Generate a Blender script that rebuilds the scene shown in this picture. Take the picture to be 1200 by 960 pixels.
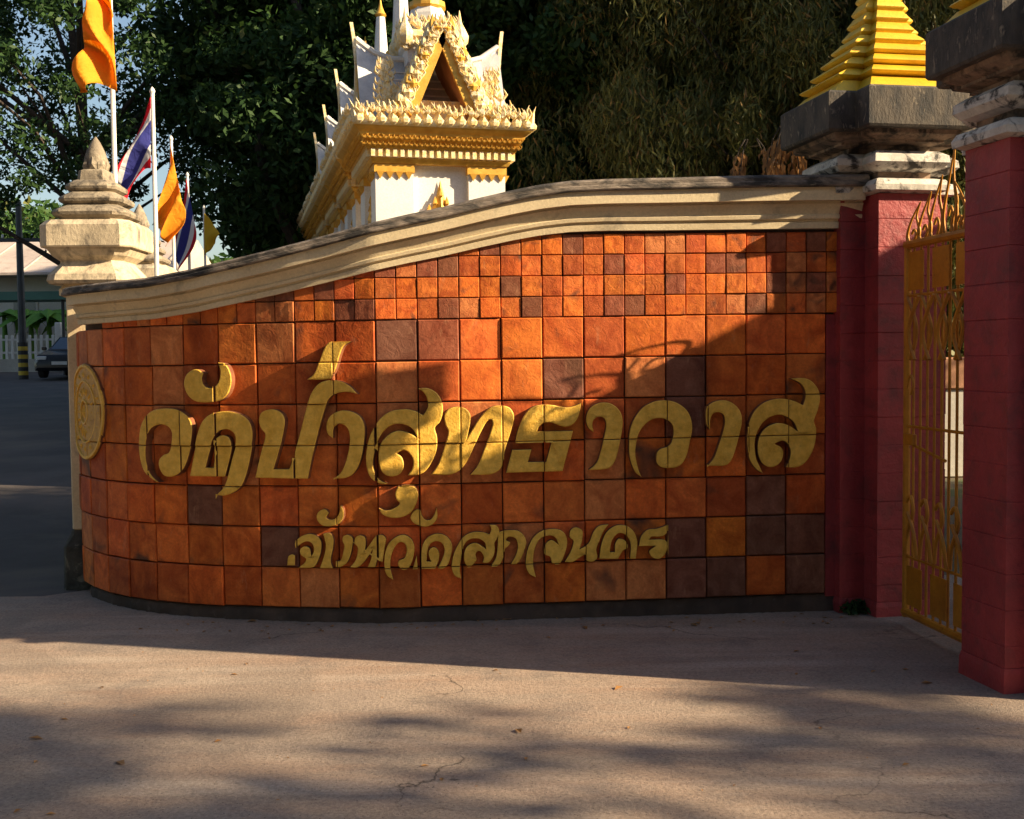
import bpy, bmesh, math, random
import numpy as np
from mathutils import Vector, Matrix
from mathutils.geometry import tessellate_polygon

sc = bpy.context.scene
C = sc.collection
for o in list(bpy.data.objects): bpy.data.objects.remove(o)
R = math.radians
random.seed(7)

# ------------------------------------------------------------------ camera
FPX, CAMH = 1300.0, 1.74
PITCH, ROLL = R(2.69), R(-0.6)
cam_d = bpy.data.cameras.new('camera'); cam = bpy.data.objects.new('camera', cam_d); C.objects.link(cam)
cam_d.sensor_width = 36; cam_d.lens = 36*FPX/1200; cam_d.clip_end = 2000; cam_d.clip_start = 0.05
CM = Matrix.Translation((0, 0, CAMH)) @ Matrix.Rotation(R(90)-PITCH, 4, 'X') @ Matrix.Rotation(ROLL, 4, 'Z')
cam.matrix_world = CM
sc.camera = cam
CM3 = CM.to_3x3()
def ray(x, y): return CM3 @ Vector(((x-600)/FPX, -(y-480)/FPX, -1.0))
def at(x, y, Y):
    """the point of the place at distance Y that shows at photograph position x, y"""
    d = ray(x, y); t = Y/d.y
    return Vector((d.x*t, Y, CAMH+d.z*t))

# ------------------------------------------------------------------ light
SUN_AZ, SUN_EL = R(14.0), R(26.0)           # azimuth from +X towards the camera side
sdir = Vector((math.cos(SUN_EL)*math.cos(SUN_AZ), -math.cos(SUN_EL)*math.sin(SUN_AZ), math.sin(SUN_EL)))
w = bpy.data.worlds.new('World'); sc.world = w; w.use_nodes = True
nt = w.node_tree; nt.nodes.clear()
sky = nt.nodes.new('ShaderNodeTexSky'); sky.sky_type = 'NISHITA'; sky.sun_disc = False
sky.sun_elevation = SUN_EL; sky.sun_rotation = math.atan2(sdir.x, sdir.y)
sky.air_density = 1.2; sky.dust_density = 2.0; sky.altitude = 200
bg = nt.nodes.new('ShaderNodeBackground'); bg.inputs['Strength'].default_value = 0.06
wo = nt.nodes.new('ShaderNodeOutputWorld')
nt.links.new(sky.outputs[0], bg.inputs[0]); nt.links.new(bg.outputs[0], wo.inputs[0])
sl = bpy.data.lights.new('sun', 'SUN'); sl.energy = 5.0; sl.angle = R(0.5); sl.color = (1.0, 0.79, 0.50)
so = bpy.data.objects.new('sun', sl); C.objects.link(so)
so.rotation_euler = sdir.to_track_quat('Z', 'Y').to_euler()
sc.view_settings.view_transform = 'Standard'; sc.view_settings.look = 'None'
sc.view_settings.exposure = 1.38; sc.view_settings.gamma = 1.0; sc.view_settings.use_curve_mapping = False
sc.render.engine = 'CYCLES'

# ------------------------------------------------------------------ materials
def nodes(name):
    m = bpy.data.materials.new(name); m.use_nodes = True
    t = m.node_tree; b = t.nodes['Principled BSDF']
    return m, t, b
def N(t, kind, **kw):
    n = t.nodes.new(kind)
    for k, v in kw.items():
        if k in n.inputs: n.inputs[k].default_value = v
        else: setattr(n, k, v)
    return n
def coords(t, obj=True, scale=(1, 1, 1)):
    tc = N(t, 'ShaderNodeTexCoord') if obj else N(t, 'ShaderNodeNewGeometry')
    mp = N(t, 'ShaderNodeMapping'); mp.inputs['Scale'].default_value = scale
    t.links.new(tc.outputs['Object' if obj else 'Position'], mp.inputs['Vector'])
    return mp.outputs[0]
def noise(t, vec, scale, detail=4, rough=0.55, dist=0.0):
    n = N(t, 'ShaderNodeTexNoise'); n.inputs['Scale'].default_value = scale
    n.inputs['Detail'].default_value = detail; n.inputs['Roughness'].default_value = rough
    n.inputs['Distortion'].default_value = dist
    t.links.new(vec, n.inputs['Vector']); return n.outputs['Fac']
def ramp(t, fac, lo, hi, c0=(0, 0, 0, 1), c1=(1, 1, 1, 1)):
    r = N(t, 'ShaderNodeValToRGB'); e = r.color_ramp.elements
    e[0].position = lo; e[1].position = hi; e[0].color = c0; e[1].color = c1
    t.links.new(fac, r.inputs[0]); return r.outputs[0]
def mix(t, fac, a, b, mode='MIX'):
    m = N(t, 'ShaderNodeMix', data_type='RGBA', blend_type=mode)
    for s, v in ((m.inputs[0], fac), (m.inputs[6], a), (m.inputs[7], b)):
        if isinstance(v, bpy.types.NodeSocket): t.links.new(v, s)
        elif isinstance(v, (int, float)): s.default_value = v
        else: s.default_value = (*v[:3], 1)
    return m.outputs[2]
def bump(t, b, h, strength, dist=0.01):
    n = N(t, 'ShaderNodeBump'); n.inputs['Strength'].default_value = strength
    n.inputs['Distance'].default_value = dist
    t.links.new(h, n.inputs['Height']); t.links.new(n.outputs[0], b.inputs['Normal'])
def surf(name, c1, c2, scale=3, rough=0.7, bs=0.3, bscale=40, metal=0.0, stain=None, sscale=2.0, slo=0.5, shi=0.65,
         obj=False, stretch=(1, 1, 1), bdist=0.01):
    m, t, b = nodes(name)
    v = coords(t, obj, stretch)
    col = mix(t, ramp(t, noise(t, v, scale, 6), 0.35, 0.68), c1, c2)
    fine = noise(t, v, bscale, 5, 0.7)
    col = mix(t, 0.35, col, ramp(t, fine, 0.3, 0.7, (0.55, 0.55, 0.55, 1), (1.25, 1.25, 1.25, 1)), 'MULTIPLY')
    if stain:
        col = mix(t, ramp(t, noise(t, v, sscale, 8, 0.65, 0.4), slo, shi), col, stain)
    t.links.new(col, b.inputs['Base Color'])
    b.inputs['Roughness'].default_value = rough; b.inputs['Metallic'].default_value = metal
    if bs: bump(t, b, fine, bs, bdist)
    return m

def tile_material(name, gscale):
    m, t, b = nodes(name)
    oi = N(t, 'ShaderNodeObjectInfo')
    tc = N(t, 'ShaderNodeTexCoord')
    add = N(t, 'ShaderNodeVectorMath', operation='ADD'); sc_ = N(t, 'ShaderNodeVectorMath', operation='SCALE')
    cx = N(t, 'ShaderNodeCombineXYZ')
    for i in range(3): t.links.new(oi.outputs['Random'], cx.inputs[i])
    sc_.inputs['Scale'].default_value = 37.0
    t.links.new(cx.outputs[0], sc_.inputs[0]); t.links.new(tc.outputs['Object'], add.inputs[0]); t.links.new(sc_.outputs[0], add.inputs[1])
    v = add.outputs[0]
    big = noise(t, v, 5*gscale, 4, 0.6, 1.2)
    base = mix(t, ramp(t, big, 0.3, 0.7), (1.22, 1.35, 1.45), (0.68, 0.52, 0.48))
    col = mix(t, 1.0, oi.outputs['Color'], base, 'MULTIPLY')
    burn = noise(t, v, 3.2*gscale, 3, 0.5, 0.6)
    col = mix(t, ramp(t, burn, 0.60, 0.74), col, (0.14, 0.055, 0.03))
    fine = noise(t, v, 60*gscale, 5, 0.75)
    col = mix(t, 0.5, col, ramp(t, fine, 0.28, 0.72, (0.55, 0.5, 0.5, 1), (1.3, 1.3, 1.3, 1)), 'MULTIPLY')
    gp_ = N(t, 'ShaderNodeNewGeometry'); mpw = N(t, 'ShaderNodeMapping'); mpw.inputs['Scale'].default_value = (2.2, 2.2, 0.7)
    t.links.new(gp_.outputs['Position'], mpw.inputs['Vector'])
    grime = noise(t, mpw.outputs[0], 1.6, 7, 0.62)
    col = mix(t, ramp(t, grime, 0.50, 0.72), col, mix(t, 1.0, col, (0.50, 0.44, 0.44), 'MULTIPLY'))
    dust = noise(t, mpw.outputs[0], 7, 8, 0.7)
    col = mix(t, ramp(t, dust, 0.60, 0.80, (0, 0, 0, 1), (0.45, 0.45, 0.45, 1)), col, (0.62, 0.36, 0.20))
    t.links.new(col, b.inputs['Base Color'])
    b.inputs['Roughness'].default_value = 0.68; b.inputs['Specular IOR Level'].default_value = 0.25
    mid = noise(t, v, 11*gscale, 5, 0.6, 2.5)
    pit = noise(t, v, 90*gscale, 3, 0.6)
    a1 = N(t, 'ShaderNodeMath', operation='MULTIPLY_ADD'); a1.inputs[1].default_value = 0.35
    t.links.new(pit, a1.inputs[0]); t.links.new(mid, a1.inputs[2])
    bump(t, b, a1.outputs[0], 0.5, 0.008)
    return m

M = {}
M['tile'] = tile_material('terracotta_tile', 1.0)
M['tile_small'] = tile_material('terracotta_small_tile', 2.0)
M['mortar'] = surf('dark_mortar', (0.05, 0.035, 0.03), (0.10, 0.06, 0.045), 8, 0.95)
M['cream'] = surf('cream_plaster', (0.72, 0.60, 0.40), (0.60, 0.48, 0.30), 2.5, 0.7, 0.25, 60, stain=(0.30, 0.25, 0.18), sscale=6, slo=0.57, shi=0.78)
M['cream_dirty'] = surf('weathered_cream_plaster', (0.66, 0.55, 0.39), (0.46, 0.38, 0.27), 5, 0.75, 0.5, 45, stain=(0.17, 0.145, 0.115), sscale=9, slo=0.50, shi=0.68, stretch=(1, 1, .6))
M['cap'] = surf('weathered_coping', (0.30, 0.245, 0.20), (0.13, 0.105, 0.09), 7, 0.9, 0.7, 45, stain=(0.04, 0.036, 0.034), sscale=5, slo=0.43, shi=0.58, stretch=(1, 1, 3))
M['plinth'] = surf('damp_plinth', (0.095, 0.062, 0.048), (0.045, 0.032, 0.026), 5, 0.95, 0.5, 40, stain=(0.13, 0.10, 0.085), sscale=14, slo=0.6, shi=0.75)  # dark brown plinth with paler blotches
M['footing'] = surf('mossy_stone', (0.10, 0.095, 0.075), (0.04, 0.04, 0.035), 8, 0.95, 0.9, 30, stain=(0.28, 0.26, 0.20), sscale=9, slo=0.56, shi=0.70, bdist=0.02)
M['gold_letter'] = surf('gold_leaf_paint', (0.90, 0.55, 0.085), (0.72, 0.40, 0.04), 14, 0.55, 0.7, 34, metal=0.0, stain=(0.46, 0.24, 0.04), sscale=18, slo=0.62, shi=0.8)
M['gold'] = surf('gold_paint', (0.78, 0.46, 0.08), (0.60, 0.31, 0.04), 10, 0.42, 0.3, 40, metal=0.25)
M['gold_white'] = surf('gilded_white_plaster', (0.82, 0.58, 0.20), (0.80, 0.74, 0.58), 22, 0.5, 0.5, 60, metal=0.1)
M['spire_gold'] = surf('yellow_gold_paint', (0.80, 0.52, 0.03), (0.66, 0.40, 0.02), 5, 0.45, 0.3, 40, metal=0.15, stain=(0.22, 0.14, 0.03), sscale=9, slo=0.62, shi=0.8)
M['white'] = surf('white_paint', (0.80, 0.79, 0.77), (0.74, 0.72, 0.70), 3, 0.6, 0.1, 50)
M['roofwhite'] = surf('grey_white_roof_tile', (0.62, 0.62, 0.64), (0.42, 0.43, 0.47), 7, 0.6, 0.2, 50)
M['soffit'] = surf('brown_red_soffit', (0.45, 0.22, 0.12), (0.36, 0.17, 0.09), 8, 0.7)
M['red'] = surf('maroon_painted_brick', (0.39, 0.046, 0.052), (0.25, 0.026, 0.036), 1.6, 0.6, 0.9, 16, stain=(0.13, 0.03, 0.035), sscale=4.5, slo=0.50, shi=0.74, bdist=0.012)
M['blackstone'] = surf('blackened_cap_stone', (0.105, 0.088, 0.072), (0.03, 0.03, 0.033), 12, 0.9, 0.8, 55, stain=(0.32, 0.26, 0.19), sscale=24, slo=0.57, shi=0.74, stretch=(1, 1, 0.45))
M['whitestone'] = surf('mildewed_white_moulding', (0.70, 0.67, 0.62), (0.50, 0.46, 0.42), 8, 0.8, 0.4, 50, stain=(0.05, 0.048, 0.05), sscale=9, slo=0.50, shi=0.60)
M['neck'] = surf('stained_brown_neck', (0.36, 0.25, 0.18), (0.13, 0.10, 0.08), 7, 0.9, 0.5, 40, stain=(0.035, 0.03, 0.028), sscale=8, slo=0.46, shi=0.60)
M['oldstone'] = surf('lichened_cream_stone', (0.36, 0.30, 0.22), (0.20, 0.165, 0.125), 7, 0.9, 0.8, 35, stain=(0.07, 0.06, 0.05), sscale=11, slo=0.50, shi=0.66)
M['gate'] = surf('orange_yellow_enamel', (0.56, 0.25, 0.022), (0.42, 0.165, 0.015), 6, 0.45, 0.1, 40, metal=0.1, stain=(0.20, 0.07, 0.02), sscale=16, slo=0.62, shi=0.74)
M['concrete'] = None
M['pole'] = surf('white_pole_paint', (0.78, 0.77, 0.75), (0.70, 0.69, 0.66), 4, 0.5, 0)
M['bark'] = surf('bark', (0.07, 0.052, 0.042), (0.035, 0.027, 0.022), 6, 0.95, 0.9, 25, stain=(0.15, 0.12, 0.10), sscale=4, slo=0.6, shi=0.75, bdist=0.03)
M['darkmetal'] = surf('dark_post', (0.06, 0.065, 0.07), (0.04, 0.045, 0.05), 4, 0.6, 0)
M['asphalt'] = surf('asphalt', (0.090, 0.072, 0.070), (0.058, 0.048, 0.047), 1.2, 0.9, 0.6, 60, stain=(0.12, 0.095, 0.08), sscale=0.7, slo=0.5, shi=0.7)
M['earth'] = surf('earth_and_litter', (0.11, 0.08, 0.05), (0.06, 0.05, 0.03), 1.5, 0.95, 0.8, 20, stain=(0.05, 0.07, 0.02), sscale=1.1, slo=0.5, shi=0.62)
M['carpaint'] = surf('dark_car_paint', (0.02, 0.02, 0.025), (0.02, 0.02, 0.025), 1, 0.25, 0)
M['glass'] = surf('tinted_glass', (0.10, 0.13, 0.17), (0.10, 0.13, 0.17), 1, 0.08, 0, metal=0.3)
M['rubber'] = surf('rubber', (0.02, 0.02, 0.02), (0.03, 0.03, 0.03), 5, 0.9, 0)
M['lamp'] = surf('lamp_glass', (0.7, 0.7, 0.7), (0.6, 0.6, 0.62), 5, 0.2, 0)
M['rooftile'] = surf('grey_pink_roof_sheet', (0.50, 0.42, 0.38), (0.40, 0.33, 0.30), 0.8, 0.8, 0.3, 10, stain=(0.28, 0.22, 0.2), sscale=1.4, slo=0.55, shi=0.7)
M['housewall'] = surf('pale_house_wall', (0.55, 0.53, 0.48), (0.45, 0.42, 0.38), 0.8, 0.8, 0.1, 20)
M['awning'] = surf('green_sheet', (0.08, 0.20, 0.15), (0.05, 0.14, 0.11), 1, 0.6, 0.1, 20)
M['blackpaint'] = surf('black_paint', (0.03, 0.03, 0.03), (0.03, 0.03, 0.03), 5, 0.7, 0)
M['yellowpaint'] = surf('yellow_paint', (0.65, 0.45, 0.04), (0.5, 0.34, 0.04), 5, 0.7, 0)

def ground_concrete():
    m, t, b = nodes('worn_concrete_apron')
    v = coords(t, False)
    col = mix(t, ramp(t, noise(t, v, 0.9, 8, 0.6), 0.3, 0.7), (0.40, 0.315, 0.25), (0.27, 0.215, 0.185))
    vs = coords(t, False, (0.45, 2.2, 1))
    col = mix(t, ramp(t, noise(t, vs, 1.6, 7, 0.65), 0.42, 0.72), col, (0.34, 0.225, 0.165))
    col = mix(t, ramp(t, noise(t, v, 2.6, 8, 0.7), 0.50, 0.75), col, (0.19, 0.16, 0.145))
    vt = coords(t, False, (0.25, 3.2, 1))
    col = mix(t, ramp(t, noise(t, vt, 1.1, 6, 0.6), 0.52, 0.66, (0, 0, 0, 1), (.6, .6, .6, 1)), col, (0.45, 0.37, 0.31))
    col = mix(t, ramp(t, noise(t, v, 0.55, 5, 0.55, 1.0), 0.52, 0.60, (0, 0, 0, 1), (.55, .55, .55, 1)), col, (0.23, 0.185, 0.155))
    fine = noise(t, v, 55, 5, 0.8)
    col = mix(t, 0.75, col, ramp(t, fine, 0.3, 0.7, (0.45, 0.42, 0.4, 1), (1.3, 1.3, 1.3, 1)), 'MULTIPLY')
    sp = N(t, 'ShaderNodeTexVoronoi'); sp.inputs['Scale'].default_value = 38; t.links.new(v, sp.inputs['Vector'])
    col = mix(t, ramp(t, sp.outputs['Distance'], 0.08, 0.16, (1, 1, 1, 1), (0, 0, 0, 1)), col, (0.10, 0.075, 0.06))
    # hairline cracks
    vd = N(t, 'ShaderNodeTexVoronoi', feature='DISTANCE_TO_EDGE'); vd.inputs['Scale'].default_value = 0.38
    wob = N(t, 'ShaderNodeVectorMath', operation='ADD'); nn = N(t, 'ShaderNodeTexNoise'); nn.inputs['Scale'].default_value = 2.2; nn.inputs['Detail'].default_value = 8
    t.links.new(v, nn.inputs['Vector']); t.links.new(v, wob.inputs[0]); t.links.new(nn.outputs['Color'], wob.inputs[1]); t.links.new(wob.outputs[0], vd.inputs['Vector'])
    crack = ramp(t, vd.outputs['Distance'], 0.0012, 0.0045, (1, 1, 1, 1), (0, 0, 0, 1))
    gate = ramp(t, noise(t, v, 0.8, 2), 0.5, 0.58)
    cm = mix(t, 1.0, crack, gate, 'MULTIPLY')
    col = mix(t, cm, col, (0.07, 0.05, 0.04))
    t.links.new(col, b.inputs['Base Color']); b.inputs['Roughness'].default_value = 0.9
    bump(t, b, fine, 0.7, 0.012)
    return m
M['concrete'] = ground_concrete()

def leaf_material(name, c1, c2, c3=None):
    m, t, b = nodes(name)
    g = N(t, 'ShaderNodeNewGeometry')
    col = mix(t, ramp(t, g.outputs['Random Per Island'], 0.1, 0.9), c1, c2)
    if c3: col = mix(t, ramp(t, g.outputs['Random Per Island'], 0.90, 0.93), col, c3)
    t.links.new(col, b.inputs['Base Color']); b.inputs['Roughness'].default_value = 0.55
    b.inputs['Specular IOR Level'].default_value = 0.25
    tr = N(t, 'ShaderNodeBsdfTranslucent'); ms = N(t, 'ShaderNodeMixShader'); ms.inputs[0].default_value = 0.25
    t.links.new(col, tr.inputs[0]); t.links.new(b.outputs[0], ms.inputs[1]); t.links.new(tr.outputs[0], ms.inputs[2])
    out = [n for n in t.nodes if n.type == 'OUTPUT_MATERIAL'][0]
    t.links.new(ms.outputs[0], out.inputs['Surface'])
    return m
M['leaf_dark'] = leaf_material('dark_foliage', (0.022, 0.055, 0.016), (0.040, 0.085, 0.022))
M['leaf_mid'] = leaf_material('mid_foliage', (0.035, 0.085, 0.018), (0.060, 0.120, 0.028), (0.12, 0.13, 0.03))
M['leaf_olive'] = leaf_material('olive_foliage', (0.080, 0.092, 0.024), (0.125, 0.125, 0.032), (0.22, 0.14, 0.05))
M['leaf_dry'] = leaf_material('dry_foliage', (0.42, 0.22, 0.08), (0.28, 0.14, 0.05))
M['leaf_bright'] = leaf_material('fresh_foliage', (0.08, 0.20, 0.03), (0.14, 0.30, 0.05))

def cloth(name, c):
    m, t, b = nodes(name)
    b.inputs['Base Color'].default_value = (*c, 1); b.inputs['Roughness'].default_value = 0.8
    bump(t, b, noise(t, coords(t), 9, 4, 0.5, 1.5), 0.5, 0.03)
    tr = N(t, 'ShaderNodeBsdfTranslucent'); tr.inputs[0].default_value = (*c, 1)
    ms = N(t, 'ShaderNodeMixShader'); ms.inputs[0].default_value = 0.45
    t.links.new(b.outputs[0], ms.inputs[1]); t.links.new(tr.outputs[0], ms.inputs[2])
    out = [n for n in t.nodes if n.type == 'OUTPUT_MATERIAL'][0]; t.links.new(ms.outputs[0], out.inputs['Surface'])
    return m
M['f_orange'] = cloth('saffron_cloth', (0.95, 0.42, 0.02)); M['f_yellow'] = cloth('yellow_cloth', (0.75, 0.50, 0.03))
M['f_red'] = cloth('red_cloth', (0.70, 0.02, 0.05)); M['f_white'] = cloth('white_cloth', (0.82, 0.82, 0.85)); M['f_blue'] = cloth('blue_cloth', (0.05, 0.06, 0.36))

# ------------------------------------------------------------------ mesh helpers
class MB:
    def __init__(s): s.v = []; s.f = []; s.m = []
    def add(s, vs, fs, mi=0):
        k = len(s.v); s.v += [tuple(v) for v in vs]
        for f in fs: s.f.append(tuple(i+k for i in f)); s.m.append(mi)
    def box(s, c, d, mi=0, mat=None, bev=0.0):
        x, y, z = d[0]/2, d[1]/2, d[2]/2
        if bev <= 0:
            vs = [(-x, -y, -z), (x, -y, -z), (x, y, -z), (-x, y, -z), (-x, -y, z), (x, -y, z), (x, y, z), (-x, y, z)]
            fs = [(0, 3, 2, 1), (4, 5, 6, 7), (0, 1, 5, 4), (1, 2, 6, 5), (2, 3, 7, 6), (3, 0, 4, 7)]
        else:
            b = min(bev, x*.45, y*.45, z*.45); rings = []
            for (e, zz) in ((b, -z), (0, -z+b), (0, z-b), (b, z)):
                X, Y = x-e, y-e; q = b if e == 0 else b*.5
                rings.append([(-X+q, -Y, zz), (X-q, -Y, zz), (X, -Y+q, zz), (X, Y-q, zz), (X-q, Y, zz), (-X+q, Y, zz), (-X, Y-q, zz), (-X, -Y+q, zz)])
            vs = sum(rings, []); fs = [tuple(range(7, -1, -1)), tuple(range(24, 32))]
            for r in range(3):
                for i in range(8): j = (i+1) % 8; fs.append((r*8+i, r*8+j, r*8+8+j, r*8+8+i))
        T = Matrix.Translation(Vector(c)) @ (mat if mat is not None else Matrix.Identity(4))
        s.add([T @ Vector(v) for v in vs], fs, mi)
    def loft(s, rings, mi=0, closed=True, caps=True):
        n = len(rings[0]); vs = sum([list(r) for r in rings], []); fs = []
        for r in range(len(rings)-1):
            for i in range(n if closed else n-1):
                j = (i+1) % n; fs.append((r*n+i, r*n+j, (r+1)*n+j, (r+1)*n+i))
        if caps: fs.append(tuple(range(n-1, -1, -1))); fs.append(tuple(range((len(rings)-1)*n, len(rings)*n)))
        s.add(vs, fs, mi)
    def tube(s, pts, rad, n=8, mi=0, caps=True):
        pts = [Vector(p) for p in pts]; rr = rad if isinstance(rad, (list, tuple)) else [rad]*len(pts)
        rings = []; up = None
        for i, p in enumerate(pts):
            d = (pts[min(i+1, len(pts)-1)]-pts[max(i-1, 0)]).normalized()
            if up is None: up = Vector((1, 0, 0)) if abs(d.z) > 0.7 else Vector((0, 0, 1))
            a = (up - d*up.dot(d)).normalized(); b = d.cross(a); up = a
            rings.append([p+(a*math.cos(2*math.pi*k/n)+b*math.sin(2*math.pi*k/n))*rr[i] for k in range(n)])
        s.loft(rings, mi, caps=caps)
    def lathe(s, prof, n=16, mi=0, c=(0, 0, 0), sy=1.0):
        s.loft([[(c[0]+r*math.cos(2*math.pi*k/n), c[1]+r*sy*math.sin(2*math.pi*k/n), c[2]+z) for k in range(n)] for r, z in prof], mi)
    def mesh(s, name, mats, smooth=False, angle=35):
        me = bpy.data.meshes.new(name); me.from_pydata(s.v, [], s.f)
        for m in (mats if isinstance(mats, (list, tuple)) else [mats]): me.materials.append(m)
        me.polygons.foreach_set('material_index', s.m)
        bm = bmesh.new(); bm.from_mesh(me); bmesh.ops.recalc_face_normals(bm, faces=bm.faces[:]); bm.to_mesh(me); bm.free()
        if smooth: me.shade_smooth(); me.set_sharp_from_angle(angle=R(angle))
        me.update(); return me
    def build(s, name, mats, parent=None, smooth=False, angle=35, loc=None, rz=0, at_origin=True):
        o = bpy.data.objects.new(name, s.mesh(name, mats, smooth, angle)); C.objects.link(o)
        if parent is not None: o.parent = parent
        if loc is not None: o.location = loc
        o.rotation_euler.z = rz
        return o
def obj(name, me, parent=None, loc=None, rot=None):
    o = bpy.data.objects.new(name, me); C.objects.link(o); o.parent = parent
    if loc is not None: o.location = loc
    if rot is not None: o.rotation_euler = rot
    return o
def tag(o, label=None, cat=None, group=None, kind=None):
    if label: o['label'] = label
    if cat: o['category'] = cat
    if group: o['group'] = group
    if kind: o['kind'] = kind
    return o
def thing(name, label, cat, loc=(0, 0, 0), rz=0, group=None):
    o = bpy.data.objects.new(name, None); C.objects.link(o); o.location = loc; o.rotation_euler = (0, 0, rz)
    o.empty_display_size = 0.2
    return tag(o, label, cat, group)
KIDS = {}
def copy_tree(root, loc, rz=None, label=None, scale=None):
    r = root.copy(); C.objects.link(r); r.location = loc
    if rz is not None: r.rotation_euler = (0, 0, rz)
    if scale: r.scale = (scale,)*3
    if label: r['label'] = label
    for ch in [o for o in C.objects if o.parent == root]:
        c = ch.copy(); C.objects.link(c); c.parent = r
        for g in [o for o in C.objects if o.parent == ch]:
            d = g.copy(); C.objects.link(d); d.parent = c
    return r
def bezier_smooth(pts, k=5):
    """closed outline; a third element marks a corner"""
    n = len(pts); P = [Vector((p[0], p[1])) for p in pts]; cr = [len(p) > 2 for p in pts]; out = []
    for i in range(n):
        p0, p1, p2, p3 = P[i-1], P[i], P[(i+1) % n], P[(i+2) % n]
        m1 = Vector((0, 0)) if cr[i] else (p2-p0)*0.5
        m2 = Vector((0, 0)) if cr[(i+1) % n] else (p3-p1)*0.5
        L = (p2-p1).length
        if cr[i] and cr[(i+1) % n]: out.append(p1.copy()); continue
        for m in (m1, m2):
            if m.length > L*1.1: m *= L*1.1/m.length
        if cr[i]: m1 = (p2-p1)*0.9
        if cr[(i+1) % n]: m2 = (p2-p1)*0.9
        for j in range(k):
            t = j/k; t2 = t*t; t3 = t2*t
            out.append(p1*(2*t3-3*t2+1)+m1*(t3-2*t2+t)+p2*(-2*t3+3*t2)+m2*(t3-t2))
    return out

# ------------------------------------------------------------------ ground
def gz(y): return 0.0 if y < 9.5 else 0.041*(min(y, 70)-9.5)
ys = [-60, -20, 0, 4, 8, 9.5, 11, 14, 20, 30, 40, 55, 70, 120, 400, 1500]
xs = [-1500, -300, -80, -30, -10, 0, 10, 30, 80, 300, 1500]
g = MB(); g.add([(x, y, gz(y)-0.004) for y in ys for x in xs], [(j*11+i, j*11+i+1, (j+1)*11+i+1, (j+1)*11+i) for j in range(len(ys)-1) for i in range(10)])
tag(g.build('ground', M['earth'], smooth=True), kind='structure')
g = MB(); ry = [8.15, 9.5, 11, 14, 20, 30, 40, 55, 70]
g.add([(x0, y, gz(y)+0.0) for y in ry for x0 in (-60, -3.28-0.21*(y-8.15))], [(2*i, 2*i+1, 2*i+3, 2*i+2) for i in range(len(ry)-1)])
tag(g.build('road', M['asphalt'], smooth=True), kind='structure')
g = MB(); g.add([(-60, -60, 0.004), (60, -60, 0.004), (60, 8.6, 0.004), (-3.0, 8.6, 0.004), (-3.5, 8.17, 0.004), (-60, 7.9, 0.004)], [(0, 1, 2, 3, 4, 5)])
tag(g.build('forecourt_pavement', M['concrete']), kind='structure')

# ------------------------------------------------------------------ the curved sign wall
TS = 0.27
WN = [(-3.34, 8.535), (-3.234, 8.300), (-3.079, 8.079), (-2.896, 7.881), (-2.687, 7.710), (-2.454, 7.573), (-2.204, 7.471), (-1.947, 7.389),
      (-1.682, 7.337), (-1.417, 7.283), (-1.149, 7.251), (-0.882, 7.211)]
for k in range(1, 12): WN.append((-0.882+2.986*k/11, 7.211+0.223*k/11))
WN.append((WN[-1][0]+0.2715, WN[-1][1]+0.0203))
WN = [Vector(p) for p in WN]; NS = len(WN)-1
UC = 11*TS                                            # u of the column line at the middle of the wall
SEGT = [(WN[i+1]-WN[i]).normalized() for i in range(NS)]
SEGN = [Vector((t.y, -t.x)) for t in SEGT]
NODN = [SEGN[0]]+[(SEGN[i-1]+SEGN[i]).normalized() for i in range(1, NS)]+[SEGN[-1]]
ZB = 0.102
def tilt(u): return 0.008*(u-UC)
def wp(u, h=0.0, smooth=False):
    i = min(max(int(math.floor(u/TS)), 0), NS-1); f = u/TS-i
    p = WN[i].lerp(WN[i+1], f)
    n = NODN[i].lerp(NODN[i+1], min(max(f, 0), 1)).normalized() if smooth else SEGN[i]
    return p+n*h
def w3(u, zt, h=0.0, smooth=False):
    p = wp(u, h, smooth); return Vector((p.x, p.y, ZB+zt+tilt(u)))
def on_wall(x, y, h=0.0):
    """wall coordinates (u along, zt up in tile courses) of a photograph position"""
    d = ray(x, y); best = None
    for i in range(NS):
        a = WN[i]+SEGN[i]*h; e = WN[i+1]-WN[i]
        det = d.x*(-e.y)+e.x*d.y
        if abs(det) < 1e-9: continue
        t = (a.x*(-e.y)+e.x*a.y)/det; s = (d.x*a.y-d.y*a.x)/det
        if -0.02 <= s <= 1.02 or (i == NS-1 and s > 1) or (i == 0 and s < 0):
            if best is None or t < best[0]: best = (t, i, s)
    t, i, s = best; u = (i+s)*TS
    return u, CAMH+d.z*t-ZB-tilt(u)

sign = thing('sign_wall', 'curved temple name wall of orange terracotta tiles with gold Thai lettering and cream coping', 'wall', (0, 0, 0))

def tile_mesh(name, s, mat, seed):
    rnd = random.Random(seed); b = MB(); n = 4; h = s/2; c = s*0.02+0.0015
    pts = []
    for j in range(n+1):
        for i in range(n+1):
            x = -h+c+(2*h-2*c)*i/n; z = -h+c+(2*h-2*c)*j/n
            pts.append((x, -(0.002*rnd.random() if 0 < i < n and 0 < j < n else 0.0006*rnd.random()), z))
    fs = [(j*(n+1)+i, j*(n+1)+i+1, (j+1)*(n+1)+i+1, (j+1)*(n+1)+i) for j in range(n) for i in range(n)]
    b.add(pts, fs)
    ring = lambda e, y: [(-e, y, -e), (e, y, -e), (e, y, e), (-e, y, e)]
    co = [0, n, (n+1)*(n+1)-1, (n+1)*n]
    k = len(b.v); b.v += ring(h, c); b.v += ring(h, 0.034)
    for i in range(4):
        j = (i+1) % 4
        b.f.append((co[i], co[j], k+j, k+i)); b.m.append(0)
        b.f.append((k+i, k+j, k+4+j, k+4+i)); b.m.append(0)
    return b.mesh(name, mat)
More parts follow.
